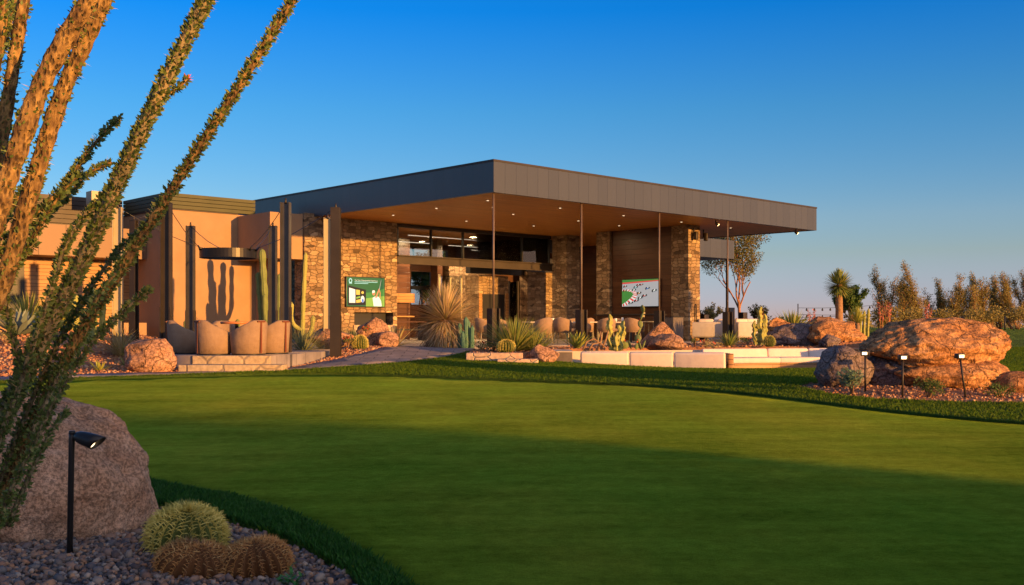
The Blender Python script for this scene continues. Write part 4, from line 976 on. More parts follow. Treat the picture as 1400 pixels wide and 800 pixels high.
def rock(name, label, loc, size, rz=0, matn='tan_rock', seed=1, sub=4, rough=.22, cuts=9, tilt=(0,0), sink=.15, gouge=0., group=None, hi=1.0, dr=(.68,.92)):
    rr = random.Random(seed); bm = bmesh.new(); bmesh.ops.create_icosphere(bm, subdivisions=sub, radius=1)
    pl = []
    for _ in range(cuts):
        n = Vector((rr.gauss(0,1), rr.gauss(0,1), rr.gauss(0,.7)+.1)).normalized(); pl.append((n, rr.uniform(*dr)))
    off = Vector((rr.uniform(-50,50), rr.uniform(-50,50), rr.uniform(-50,50)))
    for v in bm.verts:
        p = v.co.copy()
        for n, d in pl:
            e = p.dot(n)-d
            if e > 0: p -= n*e*.85
        q = p+off
        f = 1+rough*noise.fractal(q*1.3, 1.0, 2.0, 4)+rough*.25*noise.fractal(q*6, .8, 2.1, 3)*hi
        if gouge:
            c = noise.ridged_multi_fractal(q*1.1, 1.0, 2.0, 4, 1.0, 2.0)
            f -= gouge*max(0, c-1.15)
            f += gouge*.35*(noise.cell(q*2.5)-.5)*.25
        p *= f
        v.co = Vector((p.x*size[0]/2, p.y*size[1]/2, p.z*size[2]/2))
    mb = MB(); M4 = Matrix.Rotation(tilt[0], 4, 'X') @ Matrix.Rotation(tilt[1], 4, 'Y')
    vs = [M4 @ v.co for v in bm.verts]; zmin = min(v.z for v in vs)
    vs = [Vector((v.x, v.y, v.z-zmin-sink*size[2])) for v in vs]
    mb.add(vs, [[v.index for v in f.verts] for f in bm.faces], 0, True); bm.free()
    o = mb.build(name, matn, None, loc, rz); return tag(o, label, 'boulder', group)
def W(px, d, dz=0, z=None):
    q = at(px, HZ, d); return Vector((q.x, q.y, (Z(q.x, q.y) if z is None else z)+dz))
rock('boulder', 'large rounded pink granite boulder in the near left corner behind the spotlight', W(38, 6.3, -.03), (1.46,1.1,1.32), .3, 'granite', 19, 6, .09, 7, sink=.33, hi=1.3, dr=(.80,.95))
rock('boulder', 'rounded orange boulder beside the left end of the steps', W(207, 20.9), (1.12,.9,.86), .2, 'tan_rock', 5, 5, .16, 9)
zr = .60
rock('boulder', 'low flat orange boulder left of the golden barrel cactus', W(455, 27.6), (1.25,.8,.62), -.1, 'tan_rock', 8, 5, .16, 9)
rock('boulder', 'tall pinkish boulder with a split, right of the golden barrel cactus', W(508, 27.9), (.95,.8,.92), .5, 'tan_rock', 21, 5, .15, 10)
rock('boulder', 'small orange boulder wedged beside the tall split boulder', W(530, 27.4), (.62,.5,.5), .1, 'tan_rock', 3, 4, .12, 4)
rock('boulder', 'small grey rock lying at the foot of the shaggy dry grass tree', W(598, 28.9, 0, FL), (.75,.4,.22), .1, 'grey_rock', 33, 4)
rock('boulder', 'small triangular pink rock beside the low wall step', W(741, 24.9, 0, .36), (.9,.6,.6), 0, 'tan_rock', 14, 5, .08, 9, dr=(.4,.65))
rock('boulder', 'pointed orange boulder in front of the right slender column', W(900, 31.2, 0, zr), (1.5,1.0,1.05), .4, 'tan_rock', 42, 5, .06, 8, tilt=(0,-.2), dr=(.42,.66))
rock('boulder', 'flat orange rock leaning at the foot of the pointed boulder', W(912, 30.4, 0, zr-.05), (1.35,.8,.65), -.3, 'tan_rock', 17, 5, .10, 9, dr=(.5,.75))
rock('boulder', 'tiny yellowish rock right of the pointed boulder', W(930, 30.6, 0, zr), (.4,.3,.2), 0, 'tan_rock', 18, 3)
for i, (px, d, z, sz, rz_2, mt, sd, lb) in enumerate([
  (1062,34.0,.65,(1.2,.9,.95),.4,'red_rock',51,'dark lit-edged boulder left of the large spiky yucca base'),
  (1092,32.6,.60,(2.1,1.2,.85),.1,'grey_rock',52,'long grey brown boulder below the large spiky yucca'),
  (1146,32.2,.56,(2.05,1.3,1.0),.2,'red_rock',53,'big orange boulder below the tree yucca behind the pit sofas'),
  (1126,36.5,.80,(1.9,1.0,.85),-.1,'tan_rock',54,'low orange boulder at the foot of the tree yucca trunk'),
  (1110,36.0,.80,(.7,.6,.62),.3,'grey_rock',55,'small dark rock left of the tree yucca trunk'),
  (1133,31.3,.60,(.7,.5,.45),.3,'grey_rock',56,'small grey stone in front of the big orange boulder')]):
    rock('boulder', lb, W(px, d, 0, z), sz, rz_2, mt, sd, 5, .17, 10, gouge=.12)
# island on the right
iz = .20
rock('boulder', 'huge overhanging red orange boulder on the lawn at right', W(1278, 16.6, .10), (2.35,1.5,.94), .05, 'red_rock', 64, 6, .17, 8, sink=.0, gouge=.07, hi=1.0, dr=(.72,.92), tilt=(0,-.05))
rock('boulder', 'dark purple boulder at the left end of the lawn rock group', W(1152, 16.5, 0), (1.0,.9,.72), .5, 'grey_rock', 62, 5, .12, 5)
rock('boulder', 'long low red slab under the huge overhanging boulder', W(1300, 16.3, -.03), (2.0,1.2,.55), -.05, 'red_rock', 63, 5, .15, 9, gouge=.08, hi=1.6)
rock('boulder', 'shaded grey slab under the left side of the huge boulder', W(1212, 16.6, -.05), (1.1,.9,.62), .1, 'grey_rock', 65, 5, .12, 6)
rock('boulder', 'small red rock under the right tip of the huge boulder', W(1352, 16.2), (.65,.6,.52), .1, 'red_rock', 66, 4, .15, 4)
rock('boulder', 'low flat red rock at the far right edge of the rock group', W(1392, 15.9, -.03), (.8,.7,.38), .1, 'red_rock', 67, 4, .12, 4)

# ================================================================ PLANTS
M['yucca'] = mat('yucca', (.12,.17,.04), rough=.5, island=[(.10,.17,.035),(.26,.30,.07),(.16,.22,.05),(.38,.35,.11),(.12,.18,.04)], trans=.2)
M['agave_blue'] = mat('agave_blue', (.20,.25,.22), rough=.6, island=[(.17,.22,.19),(.26,.31,.27)], trans=.1)
M['agave_yellow'] = mat('agave_yellow', (.35,.38,.06), rough=.5, island=[(.20,.27,.04),(.42,.40,.08),(.30,.33,.05)], trans=.2)
M['dry'] = mat('dry', (.42,.30,.17), rough=.7, island=[(.30,.19,.10),(.52,.38,.22),(.40,.28,.15),(.48,.40,.22),(.26,.24,.10)], trans=.15)
M['grass_blue'] = mat('grass_blue', (.18,.22,.11), rough=.6, island=[(.14,.18,.08),(.26,.28,.13),(.20,.22,.10)], trans=.15)
M['straw'] = mat('straw', (.40,.32,.14), rough=.7, island=[(.30,.24,.09),(.50,.40,.20),(.24,.24,.07)], trans=.2)
M['cactus'] = mat('cactus', (.13,.17,.05), (.19,.22,.07), 6, .7, bump=(40,.2,.01))
M['cactus_yellow'] = mat('cactus_yellow', (.26,.27,.06), (.36,.34,.10), 9, .7, bump=(30,.5,.02))
M['cactus_blue'] = mat('cactus_blue', (.05,.13,.09), (.08,.17,.11), 6, .7)
M['bark'] = mat('bark', (.20,.11,.06), (.32,.19,.10), 12, .95, bump=(25,.8,.02))
M['gold'] = mat('gold', (.48,.36,.08), rough=.6, island=[(.46,.36,.06),(.78,.64,.18),(.60,.48,.10)])
M['gold_green'] = mat('gold_green', (.07,.10,.02), (.12,.14,.03), 20, .8)
M['rust_spine'] = mat('rust_spine', (.36,.16,.05), rough=.6, island=[(.34,.15,.045),(.60,.30,.10),(.45,.21,.06),(.75,.50,.20)])
M['rust_body'] = mat('rust_body', (.10,.04,.012), (.15,.065,.02), 20, .85)
M['shrub'] = mat('shrub', (.06,.11,.02), rough=.7, island=[(.04,.08,.018),(.10,.15,.035),(.07,.12,.025),(.13,.15,.04)], trans=.2)
M['bluegrey'] = mat('bluegrey', (.12,.19,.12), rough=.7, island=[(.09,.16,.09),(.17,.24,.15)], trans=.2)
M['flower'] = mat('flower', (.65,.05,.02), rough=.6, island=[(.6,.03,.02),(.75,.16,.03)])

def rosette(name, label, cat, loc, n, L, wd, matn, el=(5,85), droop=.3, seed=1, fold=.35, seg=4, base_r=.05, trunk=0, skirt=0, skirt_mat='dry', trunk_r=.1, group=None, twist=0, base=.55, ball=False):
    rs_ = random.getstate(); random.seed(seed); t = thing(name, label, cat, loc, 0, group)
    mb = MB()
    for i in range(n):
        u = (i+.5)/n; az = i*2.39996+random.uniform(-.15,.15)
        e = R(el[1]+(el[0]-el[1])*(u**(.75 if not ball else 1)))+random.uniform(-.06,.06)
        l = L*random.uniform(.82,1.08)*(1 if ball else (.72+.28*math.sin(min(1,u*1.4)*math.pi*.6)))
        o = (math.cos(az)*base_r*math.cos(e), math.sin(az)*base_r*math.cos(e), trunk+base_r*math.sin(max(e,-.6))*(1 if trunk else .3)+.02)
        mb.leaf(o, az, e, l, wd*random.uniform(.8,1.15), droop*random.uniform(.5,1.3), seg, fold, twist=random.uniform(-twist,twist), base=base)
    mb.build('leaves', matn, t)
    if trunk:
        tb_ = MB(); tb_.tube([(0,0,-.05),(random.uniform(-.02,.02),0,trunk*.5),(0,0,trunk+.03)], [trunk_r*1.15,trunk_r,trunk_r*.9], 12, prof=lambda a, i: 1+.06*math.sin(a*5+i)); tb_.build('trunk', 'bark', t)
    if skirt:
        sk = MB()
        for i in range(skirt):
            az = random.uniform(0,6.283); h = trunk*random.uniform(.35,1.02)
            sk.leaf((math.cos(az)*trunk_r, math.sin(az)*trunk_r, h), az, R(random.uniform(-70,5)), L*random.uniform(.6,.95), wd, random.uniform(.6,1.5), seg, fold)
        sk.build('dead_leaf_skirt', skirt_mat, t)
    random.setstate(rs_); return t
def cactus_column(label, loc, stems, matn='cactus', ribs=12, depth=.12, cat='cactus', name='column_cactus', group=None):
    """stems: list of (points, radius); each a ribbed stem"""
    t = thing(name, label, cat, loc, 0, group)
    for pts, r in stems:
        # resample
        P = [Vector(p) for p in pts]; q = []
        for i in range(len(P)-1):
            k = max(2, int((P[i+1]-P[i]).length/.08))
            for j in range(k): q.append(P[i].lerp(P[i+1], j/k))
        q.append(P[-1])
        for _ in range(3): q = [q[0]]+[(q[i-1]+q[i]*2+q[i+1])/4 for i in range(1,len(q)-1)]+[q[-1]]
        n = len(q); rad = []
        for i in range(n):
            d = (q[-1]-q[i]).length; rad.append(r*min(1, math.sqrt(max(0,1-(1-min(1,d/(r*1.6)))**2))+.12)*(.9+.1*math.sin(i*.9)))
        mb = MB(); mb.tube(q, rad, ribs*4, prof=lambda a, i: 1-depth*(.5+.5*math.cos(a*ribs))); mb.build('stem', matn, t)
    return t
def barrel(label, loc, r, h, body, spine, ribs=22, per=16, sl=.035, lean=(0,0), full=True, group='barrel cacti', nsp=6, fuzz=0, sq=(1,1)):
    t = thing('barrel_cactus', label, 'cactus', loc, 0, group); mb = MB(); n = ribs*6; K = 18
    M4 = Matrix.Rotation(lean[0],4,'X') @ Matrix.Rotation(lean[1],4,'Y')
    def pf(a, u):
        th = -math.pi*.32+u*(math.pi*.82); rr = r*math.cos(th)**.85 if math.cos(th) > 0 else 0; z = h*.42+h*.58*math.sin(th) if th > 0 else h*.42+h*.5*math.sin(th)
        f = 1-.24*(.5-.5*math.cos(a*ribs))**.8*min(1, (1.02-u)*5)
        return Vector((rr*f*math.cos(a)*sq[0], rr*f*math.sin(a)*sq[1], z))
    vs = [M4 @ pf(2*math.pi*j/n, i/K) for i in range(K+1) for j in range(n)]
    mb.add(vs, [(i*n+j, i*n+(j+1)%n, (i+1)*n+(j+1)%n, (i+1)*n+j) for i in range(K) for j in range(n)]+[tuple(K*n+j for j in range(n))], 0, True)
    mb.build('body', body, t)
    if full:
        rs_ = random.getstate(); random.seed(int(loc[0]*100)); sp = MB()
        for k in range(ribs):
            a = 2*math.pi*k/ribs
            for j in range(per):
                u = .22+.78*(j+.5)/per; p = pf(a, min(u,1)); out = (p-Vector((0,0,h*.35))).normalized()
                tg = Vector((-math.sin(a), math.cos(a), 0)); up = out.cross(tg)
                for m in range(nsp+fuzz*4*(u > .85)):
                    an = 2*math.pi*m/nsp+random.uniform(-.4,.4); d = (out*random.uniform(.35,.9)+tg*math.cos(an)*.50+up*math.sin(an)*.75).normalized()
                    l = sl*random.uniform(.6,1.2); wv = tg.cross(d).normalized()*sl*.05 if tg.cross(d).length > .1 else tg*sl*.05
                    mid = p+d*l*.6-up*l*.06; e = p+d*l-up*l*.25
                    sp.add([M4@(p-wv), M4@(p+wv), M4@(mid+wv*.7), M4@(mid-wv*.7), M4@e], [(0,1,2,3),(3,2,4)])
        sp.build('spines', spine, t); random.setstate(rs_)
    return t
def leafy(mb, c, r, n, s, squash=1, mi=0, flat=.4):
    for _ in range(n):
        d = Vector((random.gauss(0,1), random.gauss(0,1), random.gauss(0,1))).normalized()*r*random.uniform(.3,1)**.5
        p = Vector(c)+Vector((d.x, d.y, d.z*squash)); u = Vector((random.gauss(0,1), random.gauss(0,1), random.gauss(0,1))).normalized()
        v = u.orthogonal().normalized(); v = (v*math.cos(random.random()*6)+u.cross(v)*math.sin(random.random()*6)); q = s*random.uniform(.6,1.3)
        mb.add([p-u*q*.5, p+v*q*flat*.5, p+u*q*.5, p-v*q*flat*.5], [(0,1,2,3)], mi)
def shrub(label, loc, r, h, n, s, matn, cat='shrub', name='shrub', flowers=0, group=None):
    t = thing(name, label, cat, loc, 0, group); mb = MB(); st_ = MB()
    for i in range(9):
        a = random.uniform(0,6.28); e = Vector((math.cos(a)*r*.7*random.random(), math.sin(a)*r*.7*random.random(), h*random.uniform(.5,.95)))
        st_.tube([(0,0,-.02), e*.5+Vector((0,0,h*.1)), e], [.010+h*.01,.008,.004], 5); leafy(mb, e, r*.5, n//9, s, .7)
    mb.build('foliage', matn, t); st_.build('stems', 'bark', t)
    if flowers:
        fl = MB(); 
        for _ in range(flowers): leafy(fl, (random.gauss(0,r*.45), random.gauss(0,r*.45), h*random.uniform(.6,1.05)), .03, 8, .04, flat=.8)
        fl.build('flowers', 'flower', t)
    return t

# --- near left corner
barrel('greenish golden barrel cactus, hindmost of the near three beside the boulder', W(254, 5.72, -.02), .20, .26, 'gold_green', 'gold', 22, 15, .06, (.14,.10), nsp=5)
barrel('rust brown leaning barrel cactus, nearest the boulder of the near three', W(268, 5.24, -.04), .20, .19, 'rust_body', 'rust_spine', 22, 14, .036, (.25,.22), nsp=5, sq=(1.05,.85))
barrel('rust brown barrel cactus at the right end of the near three', W(352, 5.26, -.03), .175, .20, 'rust_body', 'rust_spine', 22, 14, .036, (.16,-.05), nsp=5)
sp_ = thing('green_sprout', 'small bright green leafy sprout in the gravel at the bottom edge', 'plant', W(398, 5.0, 0))
mb = MB()
for k in range(7):
    a = k*.9; b_ = Vector((math.cos(a)*.07, math.sin(a)*.07, .03+.02*(k%3))) if k else Vector((.0,0,.12))
    for j in range(9): mb.leaf(b_*(j/9), a*2+j*2.4, R(35), .04, .016, .5, 3, .3)
M['sprout'] = mat('sprout', (.06,.20,.03), rough=.5, island=[(.04,.16,.03),(.09,.26,.05)], trans=.2); mb.build('leaves', 'sprout', sp_)

# --- left bed
def sag(label, px, d, top_py, r, arms=(), matn='cactus', rb=13, lean=0, group='tall column cacti'):
    b_ = W(px, d); H = 1.3-(top_py-HZ)/FPX*d-b_.z
    stems = [([(0,0,-.05),(lean*.5,0,H*.5),(lean,0,H)], r)]
    for (z0, out, az, top) in arms:
        c_, s_ = math.cos(az), math.sin(az)
        stems.append(([(0,0,z0),(c_*out*.6,s_*out*.6,z0+.03),(c_*out,s_*out,z0+.25),(c_*out,s_*out,top)], r*.72))
    return cactus_column(label, b_, stems, matn, rb, group=group)
sag('tall ribbed green cactus before the timber wall, left of the thin posts', 125, 26.5, 392, .15)
sag('yellow green ribbed cactus left of the tall one before the timber wall', 103, 28.5, 402, .13, matn='cactus_yellow')
sag('slender yellow green cactus at the left by the blue agave', 72, 28.0, 398, .10, matn='cactus_yellow')
sag('short yellow cactus between the ocotillo stems before the timber wall', 140, 29.0, 400, .10, matn='cactus_yellow')
rosette('agave', 'big blue agave with striped shadows at the left edge of the bed', 'agave', W(26, 27.0), 42, .95, .17, 'agave_blue', (15,85), .25, 3, base_r=.08)
rosette('yucca', 'yellow green grassy yucca rising behind the blue agave', 'yucca', W(38, 29.0, .2), 130, 1.25, .03, 'agave_yellow', (15,88), .2, 4)
rosette('yucca', 'pale green grassy yucca between the agave and the cacti', 'yucca', W(88, 28.5, .1), 110, .9, .03, 'agave_yellow', (15,88), .3, 5)
rosette('grass_clump', 'arching straw coloured grass clump before the shaded purple wall', 'grass clump', W(165, 24.8), 150, 1.0, .022, 'straw', (20,85), 1.1, 6, base_r=.1)
rosette('grass_clump', 'shorter green clump at the foot of the pale steel post', 'grass clump', W(185, 24.0), 90, .62, .022, 'yucca', (15,85), .8, 7)
rosette('agave', 'small green agave beside the orange boulder near the steps', 'agave', W(175, 21.9), 26, .36, .05, 'yucca', (15,80), .15, 8)
rosette('agave', 'small yellow agave in the orange gravel left of the green one', 'agave', W(136, 21.0), 16, .32, .045, 'agave_yellow', (15,75), .2, 9)
rosette('agave', 'small green yellow agave far left in the orange gravel', 'agave', W(92, 23.0), 18, .34, .05, 'yucca', (15,75), .2, 10)
shrub('low olive bush under the blue agave', W(45, 25.0), .35, .3, 300, .05, 'shrub')
shrub('dry orange brown bush at the left edge of the bed', W(8, 25.5), .3, .3, 240, .05, 'straw')
# --- behind the plaza and right of it
def lean_cactus(label, px, d, top_px, top_py, r, matn='cactus', arms=()):
    b_ = W(px, d, 0, FL-.02); q = at(top_px, top_py, d)-b_
    stems = [([(0,0,-.05),(q.x*.35,0,q.z*.5),(q.x,0,q.z)], r)]+[([Vector(p_) for p_ in a_], ra) for a_, ra in arms]
    return cactus_column(label, b_, stems, matn, 9, .16, group='tall column cacti')
lean_cactus('tall leaning green cactus left of the rear right steel post', 364, 35.2, 358, 340, .13)
lean_cactus('shorter leaning cactus just left of the tall leaning one', 359, 35.4, 353, 372, .12)
lean_cactus('tall thin cactus right of the rear right steel post', 381, 35.2, 382, 374, .09, arms=[([(0,0,.3),(-.35,-.2,.45),(-.42,-.25,1.0),(-.42,-.25,1.7)], .08)])
lean_cactus('slender cactus with a hooked arm before the shaded end of the stone wall', 413, 31.5, 418, 345, .075, 'cactus_yellow', arms=[([(0,0,.5),(-.25,-.05,.6),(-.33,-.05,.9),(-.30,-.05,1.35)], .07),([(0,0,.25),(.22,-.03,.3),(.32,-.03,.55),(.34,-.03,.95)], .075)])
cactus_column('many armed column cactus behind the rear right steel post', Vector((-8.27,35.65,FL-.02)), [([(0,0,0),(0,0,3.15)], .12),([(0,0,.75),(-.22,-.1,.95),(-.36,-.16,1.4),(-.36,-.16,2.45)], .10),([(0,0,.95),(.22,.1,1.15),(.34,.15,1.5),(.34,.15,3.05)], .10)], 'cactus', 10, group='tall column cacti')
for px, d, H, lb in ((254,31.5,.82,'short dark cactus stub behind the leftmost club chair'),(302,31.0,.80,'short cactus stub behind the round table'),(324,32.0,.84,'short cactus stub left of the leaning cacti')):
    cactus_column(lb, W(px, d, 0, FL-.02), [([(0,0,0),(.02,0,H)], .085)], 'cactus', 10, group='short column cacti')
rosette('yucca', 'fine leaved spiky green yucca between the tall dark post and the flat boulder', 'yucca', W(415, 26.3), 260, .92, .014, 'grass_blue', (8,88), .18, 11, base_r=.07)
rosette('agave', 'grey green spiky agave behind the flat boulder under the golf television', 'agave', W(484, 29.5), 110, .72, .03, 'grass_blue', (12,88), .15, 12, base_r=.08)
rosette('agave', 'pale striped agave right of the split boulder', 'agave', W(541, 27.8), 30, .78, .045, 'straw', (10,80), .15, 13)
shrub('low bush with red flowers between the flat boulder and the barrel cactus', W(476, 26.4, .1), .22, .28, 320, .045, 'shrub', flowers=12)
shrub('small red flowered tuft on top of the split boulder', W(500, 27.0, .42), .16, .14, 160, .04, 'shrub', flowers=6)
barrel('golden barrel cactus between the flat and the split boulder', W(492, 26.6, 0), .20, .36, 'gold_green', 'gold', 20, 14, .05, group='small golden barrel cacti')
# --- shaggy tree, column cluster
M['dasy'] = mat('dasy', (.30,.22,.10), rough=.65, island=[(.55,.38,.22),(.27,.27,.09),(.65,.48,.32),(.40,.31,.13),(.60,.42,.27)], trans=.2)
rosette('grass_tree', 'big shaggy straw coloured grass tree with drooping dry skirt at the patio corner', 'grass tree', W(609, 28.9, 0, FL), 900, .98, .026, 'dasy', (-40,88), .35, 14, base_r=.12, trunk=.74, trunk_r=.26, skirt=650, ball=True, base=.9)
cactus_column('cluster of dark green column cacti in shade at the foot of the grass tree', W(637, 28.3, 0, FL-.02), [([(0,0,0),(0,0,.88)], .075),([(-.17,.05,0),(-.17,.05,.72)], .075),([(.16,.02,0),(.17,.02,.64)], .075),([(.05,.16,0),(.05,.18,.80)], .07),([(-.08,-.14,0),(-.08,-.14,.5)], .065)], 'cactus_blue', 8, .16, name='cactus_cluster')
# --- centre bed
zb = .60
rosette('yucca', 'large spiky green yucca in the middle, above the low stone wall', 'yucca', W(702, 26.0, 0, zb), 320, 1.12, .038, 'yucca', (5,88), .12, 15, base_r=.09, fold=.3)
rosette('yucca', 'smaller green yucca touching the right side of the large one', 'yucca', W(728, 26.0, 0, zb-.05), 150, .78, .028, 'yucca', (25,88), .1, 16, base_r=.05)
rosette('yucca', 'sparse pale spiky yucca between the large yucca and the chairs', 'yucca', W(745, 29.5, 0, zb), 70, .78, .018, 'straw', (5,75), .05, 17)
barrel('golden barrel cactus at the foot of the large yucca', W(692, 25.3, 0, zb), .22, .30, 'gold_green', 'gold', 20, 14, .05, group='small golden barrel cacti')
rosette('agave', 'small dark agave on the wall step left of the pit', 'agave', W(735, 25.7, 0, zb-.08), 22, .36, .05, 'yucca', (15,85), .1, 18)
shrub('small mixed succulents at the foot of the dining chair', W(658, 27.0, 0, zb), .3, .22, 300, .05, 'shrub', flowers=4)
shrub('small dry tuft left of the golden barrel cactus', W(675, 26.2, 0, zb), .2, .2, 200, .04, 'straw')
rosette('agave', 'bright yellow green agave below the long dining table', 'agave', W(789, 28.6, 0, zb), 46, .56, .075, 'agave_yellow', (30,88), .05, 19, fold=.25, base_r=.07)
dw = thing('driftwood', 'curved grey brown dead branches right of the yellow agave', 'driftwood', W(815, 27.8, 0, zb))
for pts in ([(-.35,0,.0),(-.25,.05,.22),(-.05,.1,.30),(.2,.05,.12)],[(-.2,-.1,0),(-.1,-.05,.16),(.1,0,.2),(.3,0,.02)],[(.05,.1,0),(.15,.1,.3),(.12,.1,.5)],[(.15,.1,0),(.28,.1,.3),(.34,.12,.52)]):
    mb = MB(); mb.tube(pts, [.03,.028,.022,.012][:len(pts)], 6); mb.build('branch', 'bark', dw)
def knobby(label, loc, stems):
    t = thing('twisted_cactus', label, 'cactus', loc, 0)
    for pts, r in stems:
        P = [Vector(p) for p in pts]; q = []
        for i in range(len(P)-1):
            k = max(2, int((P[i+1]-P[i]).length/.03))
            for j in range(k): q.append(P[i].lerp(P[i+1], j/k))
        q.append(P[-1]); n = len(q)
        rad = [r*(1+.22*math.sin(i*1.3)+.1*math.sin(i*.37))*min(1,.35+(n-1-i)*.12) for i in range(n)]
        q = [p+Vector((math.sin(i*.5)*.02, math.cos(i*.43)*.02, 0)) for i, p in enumerate(q)]
        mb = MB(); mb.tube(q, rad, 24, prof=lambda a, i: 1-.28*(.5+.5*math.cos(a*5+i*.30))); mb.build('stem', 'cactus_yellow', t)
    return t
knobby('knobby yellow green twisted cactus standing before the dark wooden wall', W(841, 28.6, 0, zb-.03), [([(-.10,0,0),(-.16,0,.4),(-.14,0,1.0)], .085),([(.08,.05,0),(.20,.05,.35),(.22,.05,.82)], .085),([(0,-.08,0),(.04,-.1,.5)], .085),([(.12,-.06,0),(.12,-.06,.45),(.10,-.06,.70)], .065)])
knobby('tall knobby green cactus right of the lounge sofas', W(1039, 32.5, 0, .62), [([(0,0,0),(-.02,0,.6),(.02,0,1.22)], .085),([(.12,0,0),(.16,.02,.4),(.16,.02,1.0)], .08),([(-.13,0,0),(-.17,.02,.35),(-.16,.02,.78)], .08),([(.05,-.1,0),(.06,-.12,.55)], .08)])
def prickly(label, loc, n, s, seed):
    t = thing('prickly_pear', label, 'cactus', loc, 0); rs_ = random.getstate(); random.seed(seed); mb = MB(); fl = MB()
    for i in range(n):
        a = random.uniform(0,6.28); L = s*random.uniform(.7,1.1); p0 = Vector((random.gauss(0,s*.5), random.gauss(0,s*.4), 0)) if i < n//2 else last
        d = Vector((math.cos(a)*.45, math.sin(a)*.3, 1)).normalized(); x = Vector((math.cos(a+1.2), math.sin(a+1.2), 0)); y = d.cross(x).normalized()
        vs = []; k = 12
        for (f, rr_) in ((0,.2),(.25,.8),(.55,1),(.85,.7),(1,.15)):
            for j in range(k): b_ = 2*math.pi*j/k; vs.append(p0+d*L*f+x*math.cos(b_)*rr_*L*.33+y*math.sin(b_)*rr_*L*.11)
        mb.add(vs, [(q_*k+j, q_*k+(j+1)%k, (q_+1)*k+(j+1)%k, (q_+1)*k+j) for q_ in range(4) for j in range(k)]+[tuple(4*k+j for j in range(k))], 0, True)
        last = p0+d*L*.9
        if i % 3 == 0:
            fl = MB(); leafy(fl, last+Vector((0,0,.04)), .035, 10, .05, flat=.8); fl.build('flower', 'flower', t)
    mb.build('pads', 'cactus', t); random.setstate(rs_)
prickly('prickly pear with red flowers right of the twisted cactus', W(870, 28.4, 0, zb), 9, .26, 5)
prickly('low prickly pear just right of the twisted cactus base', W(857, 29.0, 0, zb), 6, .22, 6)
rosette('agave', 'variegated spiky agave below the lounge sofas', 'agave', W(996, 31.5, 0, zb), 60, .62, .05, 'yucca', (12,85), .1, 20, base_r=.07)
shrub('small green tuft below the stone pillar', W(950, 31.5, 0, zb), .18, .25, 200, .045, 'shrub', flowers=2)
shrub('orange flowered low tuft right of the stone pillar', W(965, 31.0, 0, zb), .25, .2, 200, .045, 'straw', flowers=9)
shrub('green tuft with orange blooms below the short sunlit sofa', W(1022, 31.3, 0, zb), .22, .3, 260, .045, 'shrub', flowers=5)
shrub('pale groundcover tuft in the bed above the far pit sofas', W(975, 29.8, 0, zb), .3, .12, 200, .04, 'straw')
barrel('small round golden barrel cactus right of the tall knobby cactus', W(1052, 31.0, 0, zb+.02), .17, .32, 'gold_green', 'gold', 18, 12, .04, group='small golden barrel cacti')
rosette('yucca', 'large spiky yucca among the boulders left of the tree yucca', 'yucca', W(1083, 35.0, 0, .95), 120, 1.02, .055, 'yucca', (5,88), .1, 21, base_r=.09, fold=.3)
# tree yucca
rosette('tree_yucca', 'tall tree yucca with a round spiky head on a straight orange brown trunk', 'tree', W(1147, 36.5, 0, .80), 300, .50, .060, 'yucca', (-62,88), .0, 22, base_r=.12, trunk=1.85, trunk_r=.125, ball=True, fold=.25, base=.8)
rosette('tree_yucca', 'short tree yucca with upswept leaves right of the tall one', 'tree', W(1172, 34.0, 0, .75), 150, .55, .03, 'agave_yellow', (10,85), .0, 23, base_r=.06, trunk=.55, trunk_r=.08, ball=True, fold=.25)
cactus_column('pale ribbed cactus clump beside the short tree yucca', W(1181, 34.5, 0, .75), [([(-.12,0,0),(-.10,0,.95)], .055),([(0,0,0),(.02,0,1.02)], .055),([(.12,0,0),(.16,0,1.08)], .055)], 'cactus_yellow', 7, .2, name='cactus_cluster')
shrub('blue green feathery tuft before the dark purple boulder', W(1165, 15.3), .26, .36, 900, .05, 'bluegrey')
shrub('small green shrub at the foot of the middle garden light', W(1270, 15.0), .28, .22, 700, .04, 'shrub')
shrub('low green gold shrub below the right end of the boulder group', W(1366, 15.1), .26, .18, 500, .04, 'shrub')

# ================================================================ OCOTILLO
oc_base = Vector((-1.55, 2.45, .02))
oco = thing('ocotillo', 'tall thorny ocotillo with many slanting leafy stems filling the left edge', 'ocotillo', oc_base)
M['oco_bark'] = mat('oco_bark', (.09,.05,.02), (.34,.21,.07), 55, .85, c3=(.21,.125,.04), bump=[(60,.9,.012),(200,.4,.003)], stretch=(1,1,.45), detail=3)
M['oco_bark_grey'] = mat('oco_bark_grey', (.13,.11,.06), (.30,.23,.12), 46, .85, c3=(.20,.16,.08), bump=[(60,.9,.012),(200,.4,.003)], stretch=(1,1,.45), detail=3)
M['oco_leaf'] = mat('oco_leaf', (.08,.15,.04), rough=.45, island=[(.07,.13,.035),(.16,.21,.05),(.11,.17,.05),(.22,.24,.06)], trans=.25)
M['oco_bloom'] = mat('oco_bloom', (.6,.05,.05), rough=.6, island=[(.6,.04,.05),(.75,.15,.08)])
